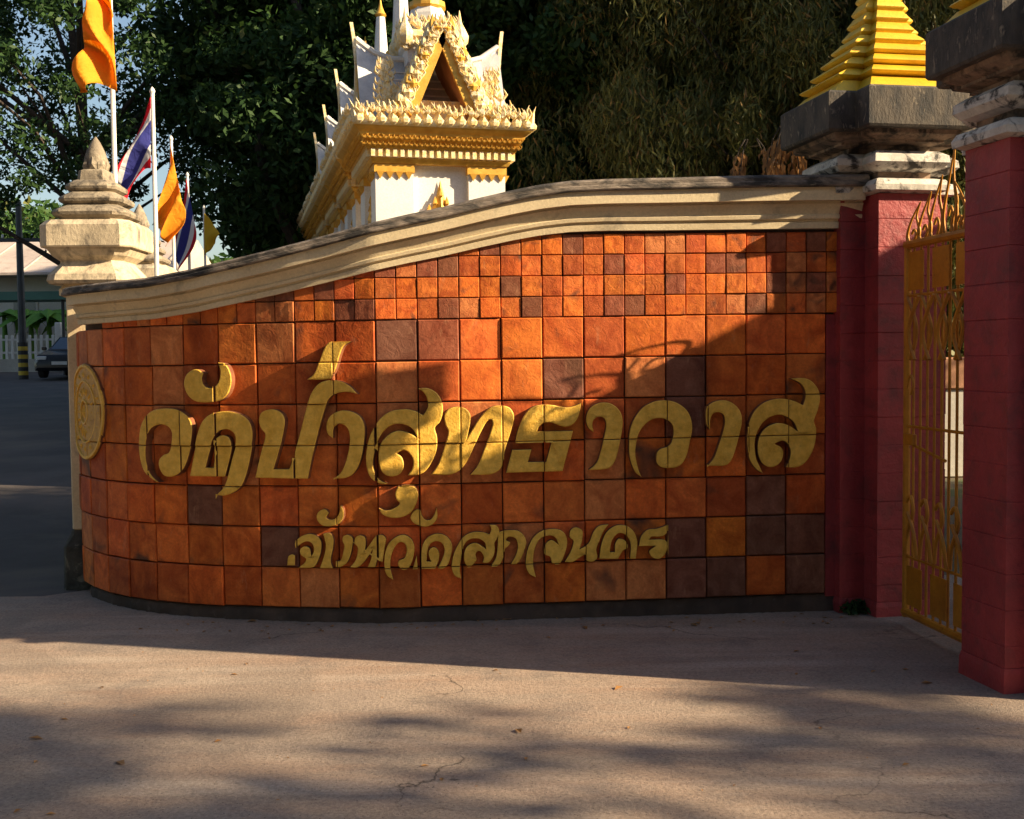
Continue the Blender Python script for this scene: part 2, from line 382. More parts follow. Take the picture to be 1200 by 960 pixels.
BIG = [tile_mesh('tile', TS-0.008, M['tile'], s) for s in range(5)]
SMALL = [tile_mesh('small_tile', TS/2-0.005, M['tile_small'], 20+s) for s in range(4)]
def tile_colour(rnd, dark=0.14):
    r = rnd.random()
    if r < dark: return (0.24+0.07*rnd.random(), 0.085, 0.040, 1)
    if r > 0.86: return (0.62, 0.20, 0.06, 1)
    if r < dark+0.10: return (0.47, 0.095+0.03*rnd.random(), 0.022, 1)
    k = 0.72+0.42*rnd.random()
    return (0.70*k, (0.135+0.05*rnd.random())*k, (0.020+0.014*rnd.random())*k, 1)
# coping line (bottom of the cream moulding) and total height along the wall
cop_px = [(92, 381), (130, 378), (180, 374), (230, 366), (280, 355), (330, 344), (380, 332), (430, 319), (480, 308), (520, 300), (563, 290), (600, 282), (633, 276), (668, 272), (710, 270.5), (780, 270), (860, 269), (940, 268), (984, 267.5)]
cop = sorted(on_wall(x, y, 0.02) for x, y in cop_px)
def copz(u):
    if u <= cop[0][0]: return cop[0][1]
    for (a, za), (b, zb) in zip(cop[:-1], cop[1:]):
        if u <= b: return za+(zb-za)*(u-a)/(b-a)
    return cop[-1][1]
PROUD = {}
rnd = random.Random(11)
# dark tiles the photograph shows, as (column, row) counted from the bottom
DARK = {(11, 6), (15, 5), (18, 5), (18, 4), (20, 2), (20, 1), (21, 1), (18, 1), (18, 0), (21, 0), (8, 1), (6, 2), (19, 0)}
for i in range(0, NS-1):
    for j in range(7):
        pr = 0.001+0.013*rnd.random()**1.5; PROUD[(i, j)] = pr
        p = wp((i+.5)*TS, pr); z = ZB+(j+.5)*TS+tilt((i+.5)*TS)
        o = obj('tile', rnd.choice(BIG), sign, (p.x, p.y, z+rnd.uniform(-.0015, .0015)),
                (rnd.uniform(-.012, .012), rnd.uniform(-.006, .006), math.atan2(SEGT[i].y, SEGT[i].x)+rnd.uniform(-.012, .012)))
        o.scale = ((WN[i+1]-WN[i]).length/TS, 1, 1)
        c = tile_colour(rnd, 0.012)
        if (i, j) in DARK: c = (0.20+0.04*rnd.random(), 0.085, 0.05, 1)
        elif j >= 4 and c[0] < 0.3 and rnd.random() < .6: c = (0.66, 0.14, 0.025, 1)
        o.color = c
H = TS/2
for i in range(6, 2*NS):
    for j in range(4):
        u = (i+.5)*H; zt = 7*TS+j*H
        if i*H > UC+11*TS+0.09: continue
        if copz(u) < zt+0.004 and copz((i+1)*H) < zt+0.004: continue
        s = i//2; pr = 0.002+0.008*rnd.random()
        p = wp(u, pr)
        o = obj('small_tile', rnd.choice(SMALL), sign, (p.x, p.y, ZB+zt+H/2+tilt(u)),
                (rnd.uniform(-.02, .02), rnd.uniform(-.01, .01), math.atan2(SEGT[s].y, SEGT[s].x)+rnd.uniform(-.015, .015)))
        o.color = tile_colour(rnd, 0.18)
UEND = UC+11*TS
URT = UEND+0.095
# core of the wall, its plinth and the painted strip at the right end
def sweep(name, prof, u0, u1, mat, nstep=4, smooth=True, zfun=None, angle=40, parent=sign):
    """prof(u) -> list of (h, z) closed section"""
    us = [u0+(u1-u0)*k/int((u1-u0)/TS*nstep) for k in range(int((u1-u0)/TS*nstep)+1)]
    b = MB(); rings = []
    for u in us:
        rr = []
        for h, z in prof(u):
            p = wp(u, h, True); rr.append((p.x, p.y, z))
        rings.append(rr)
    b.loft(rings)
    return b.build(name, mat, parent, smooth=smooth, angle=angle)
core = sweep('wall_core', lambda u: [(-0.035, 0.0), (-0.035, ZB+tilt(u)+copz(u)+0.05), (-0.30, ZB+tilt(u)+copz(u)+0.05), (-0.30, 0.0)], 0.35, URT+0.1, [M['mortar'], M['cream']])
for p in core.data.polygons:
    if p.normal.y > 0.3: p.material_index = 1
prr = random.Random(4)
sweep('plinth', lambda u: [(prr.uniform(-.012, .008), 0.0), (prr.uniform(-.014, .004), 0.05+prr.uniform(-.015, .015)), (-0.014+prr.uniform(-.006, .004), ZB+tilt(u)-0.006-prr.uniform(0, .012)), (-0.034, ZB+tilt(u)-0.004), (-0.034, 0.0)], 0.4, URT+0.08, M['plinth'], nstep=9, angle=60)
sweep('painted_end_strip', lambda u: [(-0.010, ZB), (-0.010, ZB+tilt(u)+7*TS-0.01), (-0.034, ZB+tilt(u)+7*TS-0.01), (-0.034, ZB)], UEND+0.004, URT+0.1, M['red'], nstep=8)
def T_(u): return 0.275+0.070*min(max((u-1.5)/4.0, 0), 1)
def moulding(u):
    z = ZB+tilt(u)+copz(u); k = T_(u)/0.345; s = lambda a: z+a*0.345/61*k
    return [(-0.03, s(0)), (0.030, s(0)), (0.034, s(7)), (0.024, s(8)), (0.024, s(10)), (0.046, s(11)), (0.050, s(15)), (0.040, s(16.5)), (0.044, s(19)),
            (0.056, s(24)), (0.070, s(28)), (0.058, s(28.6)), (0.058, s(30.6)), (0.104, s(31)), (0.108, s(46)), (-0.03, s(46))]
def cap(u):
    z = ZB+tilt(u)+copz(u); k = T_(u)/0.345; s = lambda a: z+a*0.345/61*k
    return [(-0.34, s(46.3)), (0.128, s(46.3)), (0.134, s(48)), (0.132, s(52)), (0.122, s(53)), (0.122, s(57)), (0.105, s(60)), (0.06, s(61.5)), (-0.25, s(61.5)), (-0.33, s(59)), (-0.345, s(50))]
sweep('cornice_moulding', moulding, 0.40, URT+0.13, M['cream'], nstep=6, angle=25)
sweep('coping_cap', cap, 0.36, URT+0.15, M['cap'], nstep=6, angle=30)

# lettering: outlines of each raised gold character
def tr(o, s, pts): return [((o[0]+p[0]/s, o[1]+p[1]/s)+tuple(p[2:])) for p in pts]
c = 1
A0, AS = (155, 415), 5.647
B0, BS = (295, 395), 5.05
C0, CS = (425, 445), 5.647
D0, DS = (585, 455), 8.0
E0 = (725, 455)
F0, FS = (865, 435), 7.38
G0, GS = (335, 585), 5.217
H0, HS = (525, 600), 4.528
GLYPHS = [
 tr(A0, AS, [(180,850,c),(140,830),(85,780),(55,690),(47,580),(62,470),(100,405),(150,370),(230,360),(300,368),(360,400),(400,455),(398,560),(380,650),(345,750),(300,797),(250,812),(208,798),(180,745),(182,700),(210,668),(245,652),(262,600),(268,525),(245,482),(195,465),(140,482),(108,525),(92,590),(92,690),(108,760),(135,810)]),
 tr(A0, AS, [(573,55,c),(620,65),(652,115),(662,185),(642,258),(595,303),(520,318),(430,313),(375,270),(350,200),(363,142),(400,108),(440,101),(478,125,c),(468,165),(480,205),(515,224),(555,212),(580,175),(588,115)]),
 tr(A0, AS, [(383,808,c),(408,680),(430,560),(460,465),(505,410),(565,385),(640,378),(720,398),(775,440),(800,510),(795,600),(770,740),(735,850),(690,905),(620,935),(560,932,c),(605,885),(630,820),(660,700),(688,595),(682,530),(640,498),(585,505),(548,545),(520,620),(486,752,c),(540,752,c),(552,660),(548,600),(565,555),(605,538),(642,550),(660,595),(650,670),(615,810,c)]),
 tr(B0, BS, [(25,832,c),(50,720),(78,610),(82,572),(58,542),(45,495),(58,450),(100,430),(150,433),(188,462),(198,510),(182,600),(160,690),(132,782,c),(225,782,c),(240,745),(262,660),(290,555),(325,420),(355,335),(395,280),(450,257),(520,260),(580,290),(628,338,c),(570,325),(510,332),(462,362),(432,430),(395,560),(352,740),(333,838,c)]),
 tr(B0, BS, [(330,252,c),(372,218),(400,150),(425,80),(455,35),(500,27),(588,25,c),(545,55),(520,115),(500,185),(470,248,c),(400,252)]),
 tr(B0, BS, [(482,600,c),(452,575),(442,530),(455,482),(490,450),(540,435),(600,445),(645,475),(668,530),(665,620),(642,735),(605,805),(555,834),(488,838,c),(530,800),(560,730),(582,620),(575,555),(550,522),(510,515),(484,545)]),
 tr(C0, CS, [(168,686,c),(120,688),(65,660),(35,610),(22,520),(40,400),(80,310),(130,245),(200,205),(290,195),(350,208),(400,236,c),(432,180),(425,120),(400,80),(368,58,c),(430,56),(490,88),(525,150),(529,220),(510,280),(478,318),(492,380),(490,460),(460,540),(415,605),(365,630),(300,632,c),(330,585),(334,530),(308,485),(270,465),(225,487,c),(260,515),(272,570),(250,620),(200,640),(150,628),(118,590),(106,520),(113,445),(140,395),(185,355),(240,338),(305,352),(362,384,c),(330,325),(270,294),(200,297),(140,340),(98,410),(78,480),(68,560),(85,625),(120,668)]),
 tr(C0, CS, [(453,628,c),(500,560),(540,450),(567,345),(547,295),(541,235),(570,195),(620,179),(680,190),(711,230),(710,290),(688,395,c),(722,335),(780,245),(850,182),(920,172),(975,188),(1001,240),(990,310),(965,390),(940,470),(925,560),(892,608),(830,628),(712,629,c),(760,570),(800,470),(838,370),(860,292),(850,263),(820,278),(780,350),(738,440),(690,540),(640,600),(575,629)]),
 tr(C0, CS, [(235,705,c),(300,698),(350,714),(368,760),(355,820),(318,880),(250,912),(180,912),(130,890),(108,850,c),(160,866),(212,850),(245,820),(223,790),(216,750)]),
 tr(D0, DS, [(65,792,c),(122,578,c),(302,574,c),(268,692,c),(438,692,c),(490,502,c),(150,512,c),(165,430),(198,330),(240,245),(310,178),(400,155),(500,158),(560,170),(640,180),(710,165),(767,138,c),(752,230),(720,305),(670,350),(600,360),(540,340),(480,320),(420,325),(375,358),(355,405,c),(692,400,c),(592,776,c)]),
 tr(D0, DS, [(885,412,c),(838,375),(815,300),(830,220),(880,162),(960,135),(1040,142),(1110,188),(1150,260),(1156,350),(1132,500),(1092,660),(1045,738),(980,760),(840,766,c),(912,700),(952,590),(985,450),(1004,350),(990,290),(950,266),(902,280),(872,330)]),
 tr(E0, 8.0, [(212,832,c),(150,780),(105,660),(95,540),(105,400),(150,280),(230,180),(330,127),(430,114),(530,132),(620,190),(670,270),(687,370),(670,490),(640,620),(600,700),(540,742),(450,747),(390,735),(352,690),(355,610),(390,568),(450,550),(492,515),(512,430),(505,350),(460,300),(380,280),(300,300),(220,370),(175,460),(153,580),(162,680),(185,770)]),
 tr(E0, 8.0, [(850,390,c),(820,330),(816,205),(850,150),(920,118),(1010,116),(1090,160),(1140,230),(1150,320),(1122,450),(1082,600),(1040,690),(980,725),(830,724,c),(890,650),(930,540),(970,420),(992,320),(980,250),(930,224),(880,240),(855,290)]),
 tr(F0, FS, [(212,884,c),(150,840),(95,750),(74,620),(85,480),(130,360),(210,280),(310,243),(400,240),(480,258),(560,294,c),(582,220),(570,150),(530,100),(453,65,c),(560,60),(630,85),(685,150),(706,230),(690,330),(655,430),(674,500),(665,620),(630,720),(570,800),(500,832),(413,830,c),(445,760),(455,690),(430,630),(380,600),(313,630,c),(370,660),(389,710),(370,780),(320,822),(260,828),(203,790),(172,710),(172,610),(203,530),(262,475),(340,450),(430,467),(517,524,c),(480,440),(420,395),(350,377),(270,400),(200,460),(155,550),(140,640),(153,750),(182,820)]),
 tr(G0, GS, [(58,300,c),(57,262),(95,228),(145,213),(190,226),(216,262),(214,320),(196,378),(166,417),(78,420,c),(108,396),(124,366),(92,340),(88,308),(116,289),(146,303),(155,350,c),(172,318),(165,278),(135,258),(98,270)]),
 tr(G0, GS, [(8,405,c),(15,352),(38,338),(54,345,c),(54,405,c)]),
 tr(G0, GS, [(222,64),(195,85),(190,120),(215,155),(258,166),(318,155),(350,118),(352,68),(335,38,c),(325,88),(305,118),(270,127),(248,110),(262,85),(246,65)]),
 tr(G0, GS, [(228,212,c),(268,208),(290,240),(288,300),(274,375),(288,425,c),(208,422,c),(233,350),(245,285),(236,240)]),
 tr(G0, GS, [(346,255),(352,228),(380,219),(408,240),(405,290),(394,345),(370,392),(330,416),(305,414,c),(305,380,c),(335,375),(350,330),(357,282)]),
 tr(G0, GS, [(393,417,c),(428,370),(440,300),(421,268),(426,235),(455,221),(485,238),(487,285),(480,325,c),(518,270),(550,228),(590,219),(613,245),(605,290),(597,340),(590,385,c),(560,372),(546,415,c),(500,417,c),(520,368),(532,305,c),(500,355),(470,392),(438,417)]),
 tr(G0, GS, [(657,492,c),(620,467),(604,420),(605,340),(630,270),(680,228),(727,219),(770,248),(786,300),(775,370),(750,420),(715,431),(687,405),(692,375),(725,360),(739,312),(725,270),(692,265),(662,300),(641,360),(640,425)]),
 tr(G0, GS, [(798,62,c),(775,82),(762,115),(788,150),(850,167),(900,150),(926,108),(922,52,c),(905,98),(880,126),(848,122),(830,95),(822,68)]),
 tr(G0, GS, [(776,426,c),(800,345,c),(806,426,c)]),
 tr(G0, GS, [(830,427,c),(828,350),(836,282),(870,232),(930,211),(985,230),(1016,280),(1010,340),(990,400),(958,427),(928,422,c),(955,370),(971,312),(955,270),(920,257),(882,275),(864,320),(860,382,c),(887,382,c),(872,335),(885,302),(915,297),(937,330),(932,380),(912,427,c)]),
 tr(H0, HS, [(70,354,c),(35,337),(19,290),(32,220),(60,162),(92,124),(140,106),(190,109),(220,119,c),(230,92),(221,68,c),(256,71),(273,105),(258,145),(246,165),(248,200),(240,235),(215,268),(184,269,c),(190,236),(168,206),(146,222),(150,258),(112,291),(87,262),(88,210),(110,176),(152,166),(202,197,c),(195,162),(160,141),(112,147),(82,182),(70,240),(62,300)]),
 tr(H0, HS, [(230,286,c),(255,240),(264,180),(270,112),(320,97),(380,104),(414,150),(406,200),(386,250),(360,279),(333,279,c),(360,230),(371,180),(358,140),(322,132),(308,150),(330,162),(318,182,c),(300,200),(290,250),(265,286)]),
 tr(H0, HS, [(467,347,c),(430,327),(413,280),(420,210),(450,140),(500,100),(560,89),(610,104),(631,150),(622,210),(592,272),(552,273,c),(540,236),(512,222),(516,172),(548,148),(586,172,c),(568,134),(530,124),(482,150),(457,210),(452,285)]),
 tr(H0, HS, [(618,264,c),(650,210),(665,155),(645,132),(650,95),(680,81),(712,100),(710,150),(696,198,c),(745,168),(770,110),(800,75),(852,66,c),(825,102),(800,160),(786,200),(792,240),(770,263),(735,257),(730,224),(700,240),(660,264)]),
 tr(H0, HS, [(803,249,c),(812,180),(838,112),(890,73),(945,74),(985,104),(1004,160),(996,248,c),(966,248,c),(970,170),(945,124),(905,113),(870,150),(858,212,c),(886,214,c),(887,170),(907,142),(942,155),(952,190),(927,207),(902,249,c)]),
 tr(H0, HS, [(1013,182,c),(1025,130),(1060,95),(1110,89),(1167,68,c),(1162,110),(1130,130),(1080,131),(1068,148,c),(1148,148),(1166,182),(1152,222),(1120,249),(1083,240),(1068,210),(1090,190),(1102,180,c)]),
]
def relief(outline, height=0.034, bev=0.005, gap=0.0025, jmin=0, jmax=7):
    """raised shape on the tiles, cut where the tile joints run, from a closed (u, zt) outline"""
    bm = bmesh.new()
    vs = [bm.verts.new((p[0], p[1], 0)) for p in outline]
    for t in tessellate_polygon([[Vector((p[0], p[1], 0)) for p in outline]]):
        try: bm.faces.new([vs[i] for i in t])
        except ValueError: pass
    u0 = min(p[0] for p in outline); u1 = max(p[0] for p in outline); z0 = min(p[1] for p in outline); z1 = max(p[1] for p in outline)
    for ax, lo, hi in ((0, u0, u1), (1, z0, z1)):
        k = math.ceil(lo/TS)
        while k*TS < hi:
            for q in (-gap, gap):
                no = (1, 0, 0) if ax == 0 else (0, 1, 0); co = (k*TS+q, 0, 0) if ax == 0 else (0, k*TS+q, 0)
                bmesh.ops.bisect_plane(bm, geom=bm.verts[:]+bm.edges[:]+bm.faces[:], plane_co=co, plane_no=no, dist=1e-6)
            kill = [f for f in bm.faces if abs(f.calc_center_median()[ax]-k*TS) < gap*0.99]
            bmesh.ops.delete(bm, geom=kill, context='FACES')
            k += 1
    for f in bm.faces:
        f.normal_update()
        if f.normal.z < 0: f.normal_flip()
    cells = {}
    faces = bm.faces[:]
    ex = bmesh.ops.extrude_face_region(bm, geom=faces)
    nv = [e for e in ex['geom'] if isinstance(e, bmesh.types.BMVert)]; nf = [e for e in ex['geom'] if isinstance(e, bmesh.types.BMFace)]
    for v in nv: v.co.z = height-bev*0.8
    bmesh.ops.delete(bm, geom=[f for f in faces if f.is_valid], context='FACES_ONLY')
    r = bmesh.ops.inset_region(bm, faces=nf, thickness=bev, depth=0, use_even_offset=True, use_boundary=True)
    top = set(v for f in nf for v in f.verts)
    rim = set(v for f in r['faces'] for v in f.verts)
    for v in top:
        if abs(v.co.z-(height-bev*0.8)) < 1e-5 and all(f in nf or f in r['faces'] for f in v.link_faces): v.co.z = height
    bmesh.ops.triangulate(bm, faces=[f for f in bm.faces if len(f.verts) > 4])
    return bm
M['letter_side'] = surf('fired_clay_letter_side', (0.26, 0.09, 0.03), (0.16, 0.05, 0.02), 10, 0.8, 0.4, 45)  # clay sides, darkened to put the shade round the letters into the colour
def put_relief(name, bm, mat, parent=sign, side_cut=0.02):
    bm.faces.ensure_lookup_table()
    sides = [1 if min(v.co.z for v in f.verts) < 1e-4 else 0 for f in bm.faces]
    for v in bm.verts:
        u, zt, h = v.co
        # tile that the vertex stands on
        i = int(math.floor(u/TS)); j = int(math.floor(zt/TS))
        pr = PROUD.get((i, j), 0.004)
        v.co = w3(u, zt, h+pr-0.0005 if h > 1e-4 else -0.002)
    bmesh.ops.recalc_face_normals(bm, faces=bm.faces[:])
    me = bpy.data.meshes.new(name); bm.to_mesh(me); bm.free(); me.materials.append(mat); me.materials.append(M['letter_side'])
    me.polygons.foreach_set('material_index', sides); return obj(name, me, parent)
for gi, gl in enumerate(GLYPHS):
    sm = bezier_smooth(gl, 5 if gi < 14 else 4)
    uz = [on_wall(p.x, p.y, 0.055 if gi < 14 else 0.04) for p in sm]
    put_relief('letter', relief(uz, 0.060 if gi < 14 else 0.042, 0.006 if gi < 14 else 0.004), M['gold_letter'])

# round emblem at the left end of the wall
cu, cz = on_wall(121, 484, 0.03); RAD = 0.352
cu = cu-RAD+0.01
def circ(r, n=48, a0=0, a1=2*math.pi, cx=0, cy=0): return [(cu+cx+r*math.cos(a0+(a1-a0)*k/n), cz+cy+r*math.sin(a0+(a1-a0)*k/n)) for k in range(n)]
M['gold_dark'] = surf('darkened_gold_recess', (0.66, 0.36, 0.045), (0.42, 0.20, 0.02), 20, 0.5, 0.4, 45)  # darker gold puts shade into the recesses between the emblem's raised parts
med = put_relief('emblem_disc', relief(circ(RAD), 0.022, 0.006), M['gold_dark'])
def ringmesh(r0, r1, h0, h1, n=56):
    b = MB(); rings = []
    for k in range(n):
        a = 2*math.pi*k/n; rr = []
        for r, h in ((r0, h0), (r0+0.004, h1), (r1-0.004, h1), (r1, h0)):
            rr.append(tuple(w3(cu+r*math.cos(a), cz+r*math.sin(a), h)))
        rings.append(rr)
    n4 = 4; vs = sum(rings, []); fs = []
    for k in range(n):
        q = (k+1) % n
        for i in range(3): fs.append((k*4+i, k*4+i+1, q*4+i+1, q*4+i))
    b.add(vs, fs); return b
for r0, r1, h in ((RAD-0.03, RAD-0.004, 0.036), (0.215, 0.232, 0.034), (0.075, 0.095, 0.036)):
    ringmesh(r0, r1, 0.02, h).build('emblem_ring', M['gold_letter'], med)
pt = MB()
for k in range(16):
    a = 2*math.pi*k/16
    for rr, rw, rl in ((0.155, 0.016, 0.05), (0.272, 0.02, 0.032)):
        ctr = (cu+rr*math.cos(a), cz+rr*math.sin(a)); vs = []
        for t, ww in ((-rl, 0), (-rl*.3, rw), (rl, 0.004), (-rl*.3, -rw)):
            vs.append(tuple(w3(ctr[0]+t*math.cos(a)-ww*math.sin(a), ctr[1]+t*math.sin(a)+ww*math.cos(a), 0.022)))
        vs.append(tuple(w3(ctr[0], ctr[1], 0.040)))
        pt.add(vs, [(0, 1, 4), (1, 2, 4), (2, 3, 4), (3, 0, 4)])
pt.build('emblem_petals', M['gold_letter'], med)
b = MB(); b.add([tuple(w3(cu+x, cz+y, h)) for x, y, h in ((-.02, -.05, .02), (.02, -.05, .02), (.028, 0, .02), (0, .065, .02), (-.028, 0, .02), (0, 0, .05))], [(0, 1, 5), (1, 2, 5), (2, 3, 5), (3, 4, 5), (4, 0, 5)])
b.build('emblem_figure', M['gold_letter'], med)

# ------------------------------------------------------------------ pillars
def plus(o, i, z):
    """section of a square pillar with stepped-in corners"""
    return [(-i, -o, z), (i, -o, z), (i, -i, z), (o, -i, z), (o, i, z), (i, i, z), (i, o, z), (-i, o, z), (-i, i, z), (-o, i, z), (-o, -i, z), (-i, -i, z)]
def gate_pillar(label, loc, rz, group):
    t = thing('gate_pillar', label, 'pillar', loc, rz, group)
    zt = 2.81; n = 15; hh = (zt-0.04)/n; rr = random.Random(3)
    base = MB(); base.loft([plus(.360, .20, 0), plus(.358, .198, .10), plus(.351, .191, .13)]); base.build('pillar_base', M['red'], t)
    for k in range(n):
        z0 = 0.06+k*hh if k else 0.13; z1 = 0.06+(k+1)*hh if k < n-1 else zt; e = rr.uniform(-.0015, .0015)
        b = MB(); g = 0.003
        b.loft([plus(.346, .187, z0), plus(.35+e, .19+e, z0+g), plus(.35+e, .19+e, z1-g), plus(.346, .187, z1)])
        b.build('brick_course', M['red'], t)
    b = MB(); b.loft([plus(.352, .192, 2.81), plus(.40, .235, 2.825), plus(.405, .24, 2.86), plus(.385, .22, 2.895), plus(.33, .18, 2.91)]); b.build('lower_moulding', M['whitestone'], t, smooth=True, angle=30)
    b = MB(); b.loft([plus(.30, .17, 2.905), plus(.30, .17, 2.96)]); b.build('pillar_neck', M['neck'], t)
    b = MB(); b.loft([plus(.30, .17, 2.955), plus(.37, .21, 2.97), plus(.40, .24, 3.005), plus(.395, .235, 3.05), plus(.34, .20, 3.085)]); b.build('upper_moulding', M['whitestone'], t, smooth=True, angle=30)
    b = MB(); b.loft([plus(.29, .17, 3.08), plus(.29, .17, 3.125), plus(.36, .22, 3.14), plus(.36, .22, 3.155), plus(.43, .28, 3.18), plus(.44, .29, 3.205)]); b.build('corbel', M['neck'], t)
    b = MB(); b.loft([plus(.49, .325, 3.205), plus(.50, .335, 3.22), plus(.50, .335, 3.45), plus(.485, .32, 3.465)]); b.build('cap_block', M['blackstone'], t)
    b = MB(); b.loft([plus(.455, .305, 3.46), plus(.37, .25, 3.55), plus(.34, .225, 3.56)]); b.build('spire_base', M['spire_gold'], t)
    z = 3.555; o = .405
    for k in range(11):
        i_ = o*.66; h = .083
        b = MB(); b.loft([plus(o*.84, i_*.84, z), plus(o*.97, i_*.97, z+h*.22), plus(o, i_, z+h*.34), plus(o*.98, i_*.98, z+h*.46), plus(o*.84, i_*.84, z+h*.85), plus(o*.80, i_*.80, z+h)]); b.build('spire_tier', M['spire_gold'], t, smooth=True, angle=30)
        z += h; o = o-.054 if k < 4 else o*.86
    b = MB(); b.lathe([(.07, z-.01), (.06, z+.1), (.03, z+.3), (.012, z+.45)], 10); b.build('spire_tip', M['spire_gold'], t, smooth=True)
    return t
GR = R(10.5)
gp = gate_pillar('maroon gate pillar joining the tiled sign wall, gold tiered spire on its black cap', (2.525, 7.655, -0.03), GR, 'maroon gate pillars with gold spires')
gp.scale = (1.1, 1.1, 1.0)
gp2 = copy_tree(gp, (2.80, 5.82, 0), GR, 'nearest maroon gate pillar, cut by the right edge of the picture')
gp2.scale = (1, 1, 1)

def octo(r, z, ch=0.28):
    c_ = r*(1-ch)
    return [(-c_, -r, z), (c_, -r, z), (r, -c_, z), (r, c_, z), (c_, r, z), (-c_, r, z), (-r, c_, z), (-r, -c_, z)]
def fence_pillar(label, loc, rz, group):
    t = thing('fence_pillar', label, 'pillar', loc, rz, group)
    b = MB(); b.loft([octo(.255, 0, .1), octo(.25, .33, .1), octo(.21, .42, .15), octo(.20, .45, .1)]); b.build('stone_footing', M['footing'], t)
    b = MB(); b.box((0, 0, 1.35), (.39, .39, 1.80), bev=.012); b.build('shaft', M['cream'], t)
    b = MB(); b.loft([octo(.20, 2.23, .1), octo(.235, 2.245, .1), octo(.235, 2.29, .1), octo(.21, 2.33, .1)]); b.build('shaft_capital', M['cream'], t)
    b = MB(); b.loft([octo(.305, 2.33), octo(.32, 2.355), octo(.31, 2.40), octo(.235, 2.49), octo(.235, 2.51)]); b.build('flared_base', M['cream_dirty'], t)
    b = MB(); b.loft([octo(.235, 2.505), octo(.28, 2.54), octo(.31, 2.585), octo(.315, 2.60)]); b.build('bell_underside', M['cream_dirty'], t)
    b = MB(); b.loft([octo(.340, 2.60, .22), octo(.345, 2.61, .22), octo(.345, 2.765, .22), octo(.31, 2.805, .22)]); b.build('cap_block', M['cream_dirty'], t)
    for k, (r, z0, z1) in enumerate(((.280, 2.82, 2.93), (.238, 2.93, 3.03), (.195, 3.03, 3.125))):
        b = MB(); h = z1-z0; b.loft([octo(r*.82, z0-.02), octo(r*.84, z0+.005), octo(r*.97, z0+h*.25), octo(r, z0+h*.45), octo(r*.96, z0+h*.65), octo(r*.74, z1)]); b.build('cap_tier', M['oldstone'], t, smooth=True, angle=35)
    b = MB(); b.loft([octo(.12, 3.12), octo(.11, 3.20), octo(.085, 3.215)]); b.build('finial_collar', M['oldstone'], t)
    b = MB(); b.lathe([(.06, 3.20), (.085, 3.24), (.09, 3.29), (.07, 3.36), (.035, 3.43), (.006, 3.475)], 12); bud = b.build('finial_bud', M['oldstone'], t, smooth=True)
    for ring, (rad, z, hh, n) in enumerate(((.082, 3.205, .12, 8), (.066, 3.27, .15, 8))):
        for k in range(n):
            a = 2*math.pi*(k+.5*ring)/n; p = MB()
            p.add([(-.03, 0, 0), (.03, 0, 0), (.034, -.012, hh*.4), (0, -.012, hh), (-.034, -.012, hh*.4), (0, -.03, hh*.35)], [(0, 1, 5), (1, 2, 5), (2, 3, 5), (3, 4, 5), (4, 0, 5)])
            q = p.build('petal', M['oldstone'], bud); q.location = (rad*math.sin(a), -rad*math.cos(a), z); q.rotation_euler = (-.12-.25*ring, 0, a)
    return t
fp = fence_pillar('weathered cream pillar with lotus bud finial at the left end of the tiled wall', (-3.195, 8.66, 0), R(2), 'cream pillars with lotus bud finials')
copy_tree(fp, (-3.98, 12.0, -0.05), R(6), 'second cream lotus pillar, standing behind the white flagpole')
cw = MB(); d = Vector((-3.98, 12.0, 0))-Vector((-3.25, 8.64, 0)); L = d.length-.42
cw.box((0, 0, 0.85), (.2, L, 1.7), bev=.01); 
cwo = thing('compound_wall', 'low cream boundary wall running back along the road between the lotus pillars', 'wall', (-3.615, 10.32, 0), math.atan2(d.y, d.x)-math.pi/2)
cw.build('wall_panel', M['cream'], cwo); b = MB(); b.box((0, 0, 1.74), (.3, L, .08), bev=.02); b.build('coping', M['cap'], cwo)

# ------------------------------------------------------------------ gate leaf
hinge = Vector((2.50, 7.04, 0)); gdir = Vector((0.125, -0.992, 0))
gt = thing('metal_gate', 'tall orange metal gate leaf with flame tips between the two maroon pillars', 'gate', (hinge.x, hinge.y, 0), math.atan2(gdir.y, gdir.x))
LW = 0.80
def bar(p, q, r, name, n=8):
    b = MB(); b.tube([(p[0], 0, p[1]), (q[0], 0, q[1])], r, n); return b.build(name, M['gate'], gt, smooth=True)
def curve_tube(pts, r, name, k=6, y=0.0):
    P = [Vector((p[0], y, p[1])) for p in pts]; out = []
    for i in range(len(P)-1):
        p0 = P[max(i-1, 0)]; p1 = P[i]; p2 = P[i+1]; p3 = P[min(i+2, len(P)-1)]
        for j in range(k):
            t = j/k; t2 = t*t; t3 = t2*t
            out.append(0.5*((2*p1)+(p2-p0)*t+(2*p0-5*p1+4*p2-p3)*t2+(3*p1-p0-3*p2+p3)*t3))
    out.append(P[-1]); b = MB()
    rr = r if not isinstance(r, tuple) else [r[0]+(r[1]-r[0])*i/(len(out)-1) for i in range(len(out))]
    b.tube(out, rr, 6); return b.build(name, M['gate'], gt, smooth=True)
bar((0.02, .06), (0.02, 2.42), .024, 'hinge_stile'); bar((LW, .06), (LW, 2.42), .024, 'outer_stile')
bar((0.0, .09), (LW+.02, .09), .027, 'bottom_rail'); bar((0.0, 2.42), (LW+.02, 2.42), .027, 'top_rail')
for z in (2.10, .45, 1.28): bar((.04, z), (LW-.02, z), .010, 'cross_rail', 6)
for k in range(1, 9):
    x = .02+k*(LW-.02)/9
    bar((x, .11), (x, 2.40), .0085, 'upright_bar', 6)
for x0, x1 in ((.06, .25), (.36, .55), (.63, .76)):
    for z0, z1 in ((2.13, 2.37), (.15, .40)):
        b = MB(); b.box(((x0+x1)/2, -.014, (z0+z1)/2), (x1-x0, .006, z1-z0)); b.build('square_plate', M['gate'], gt)
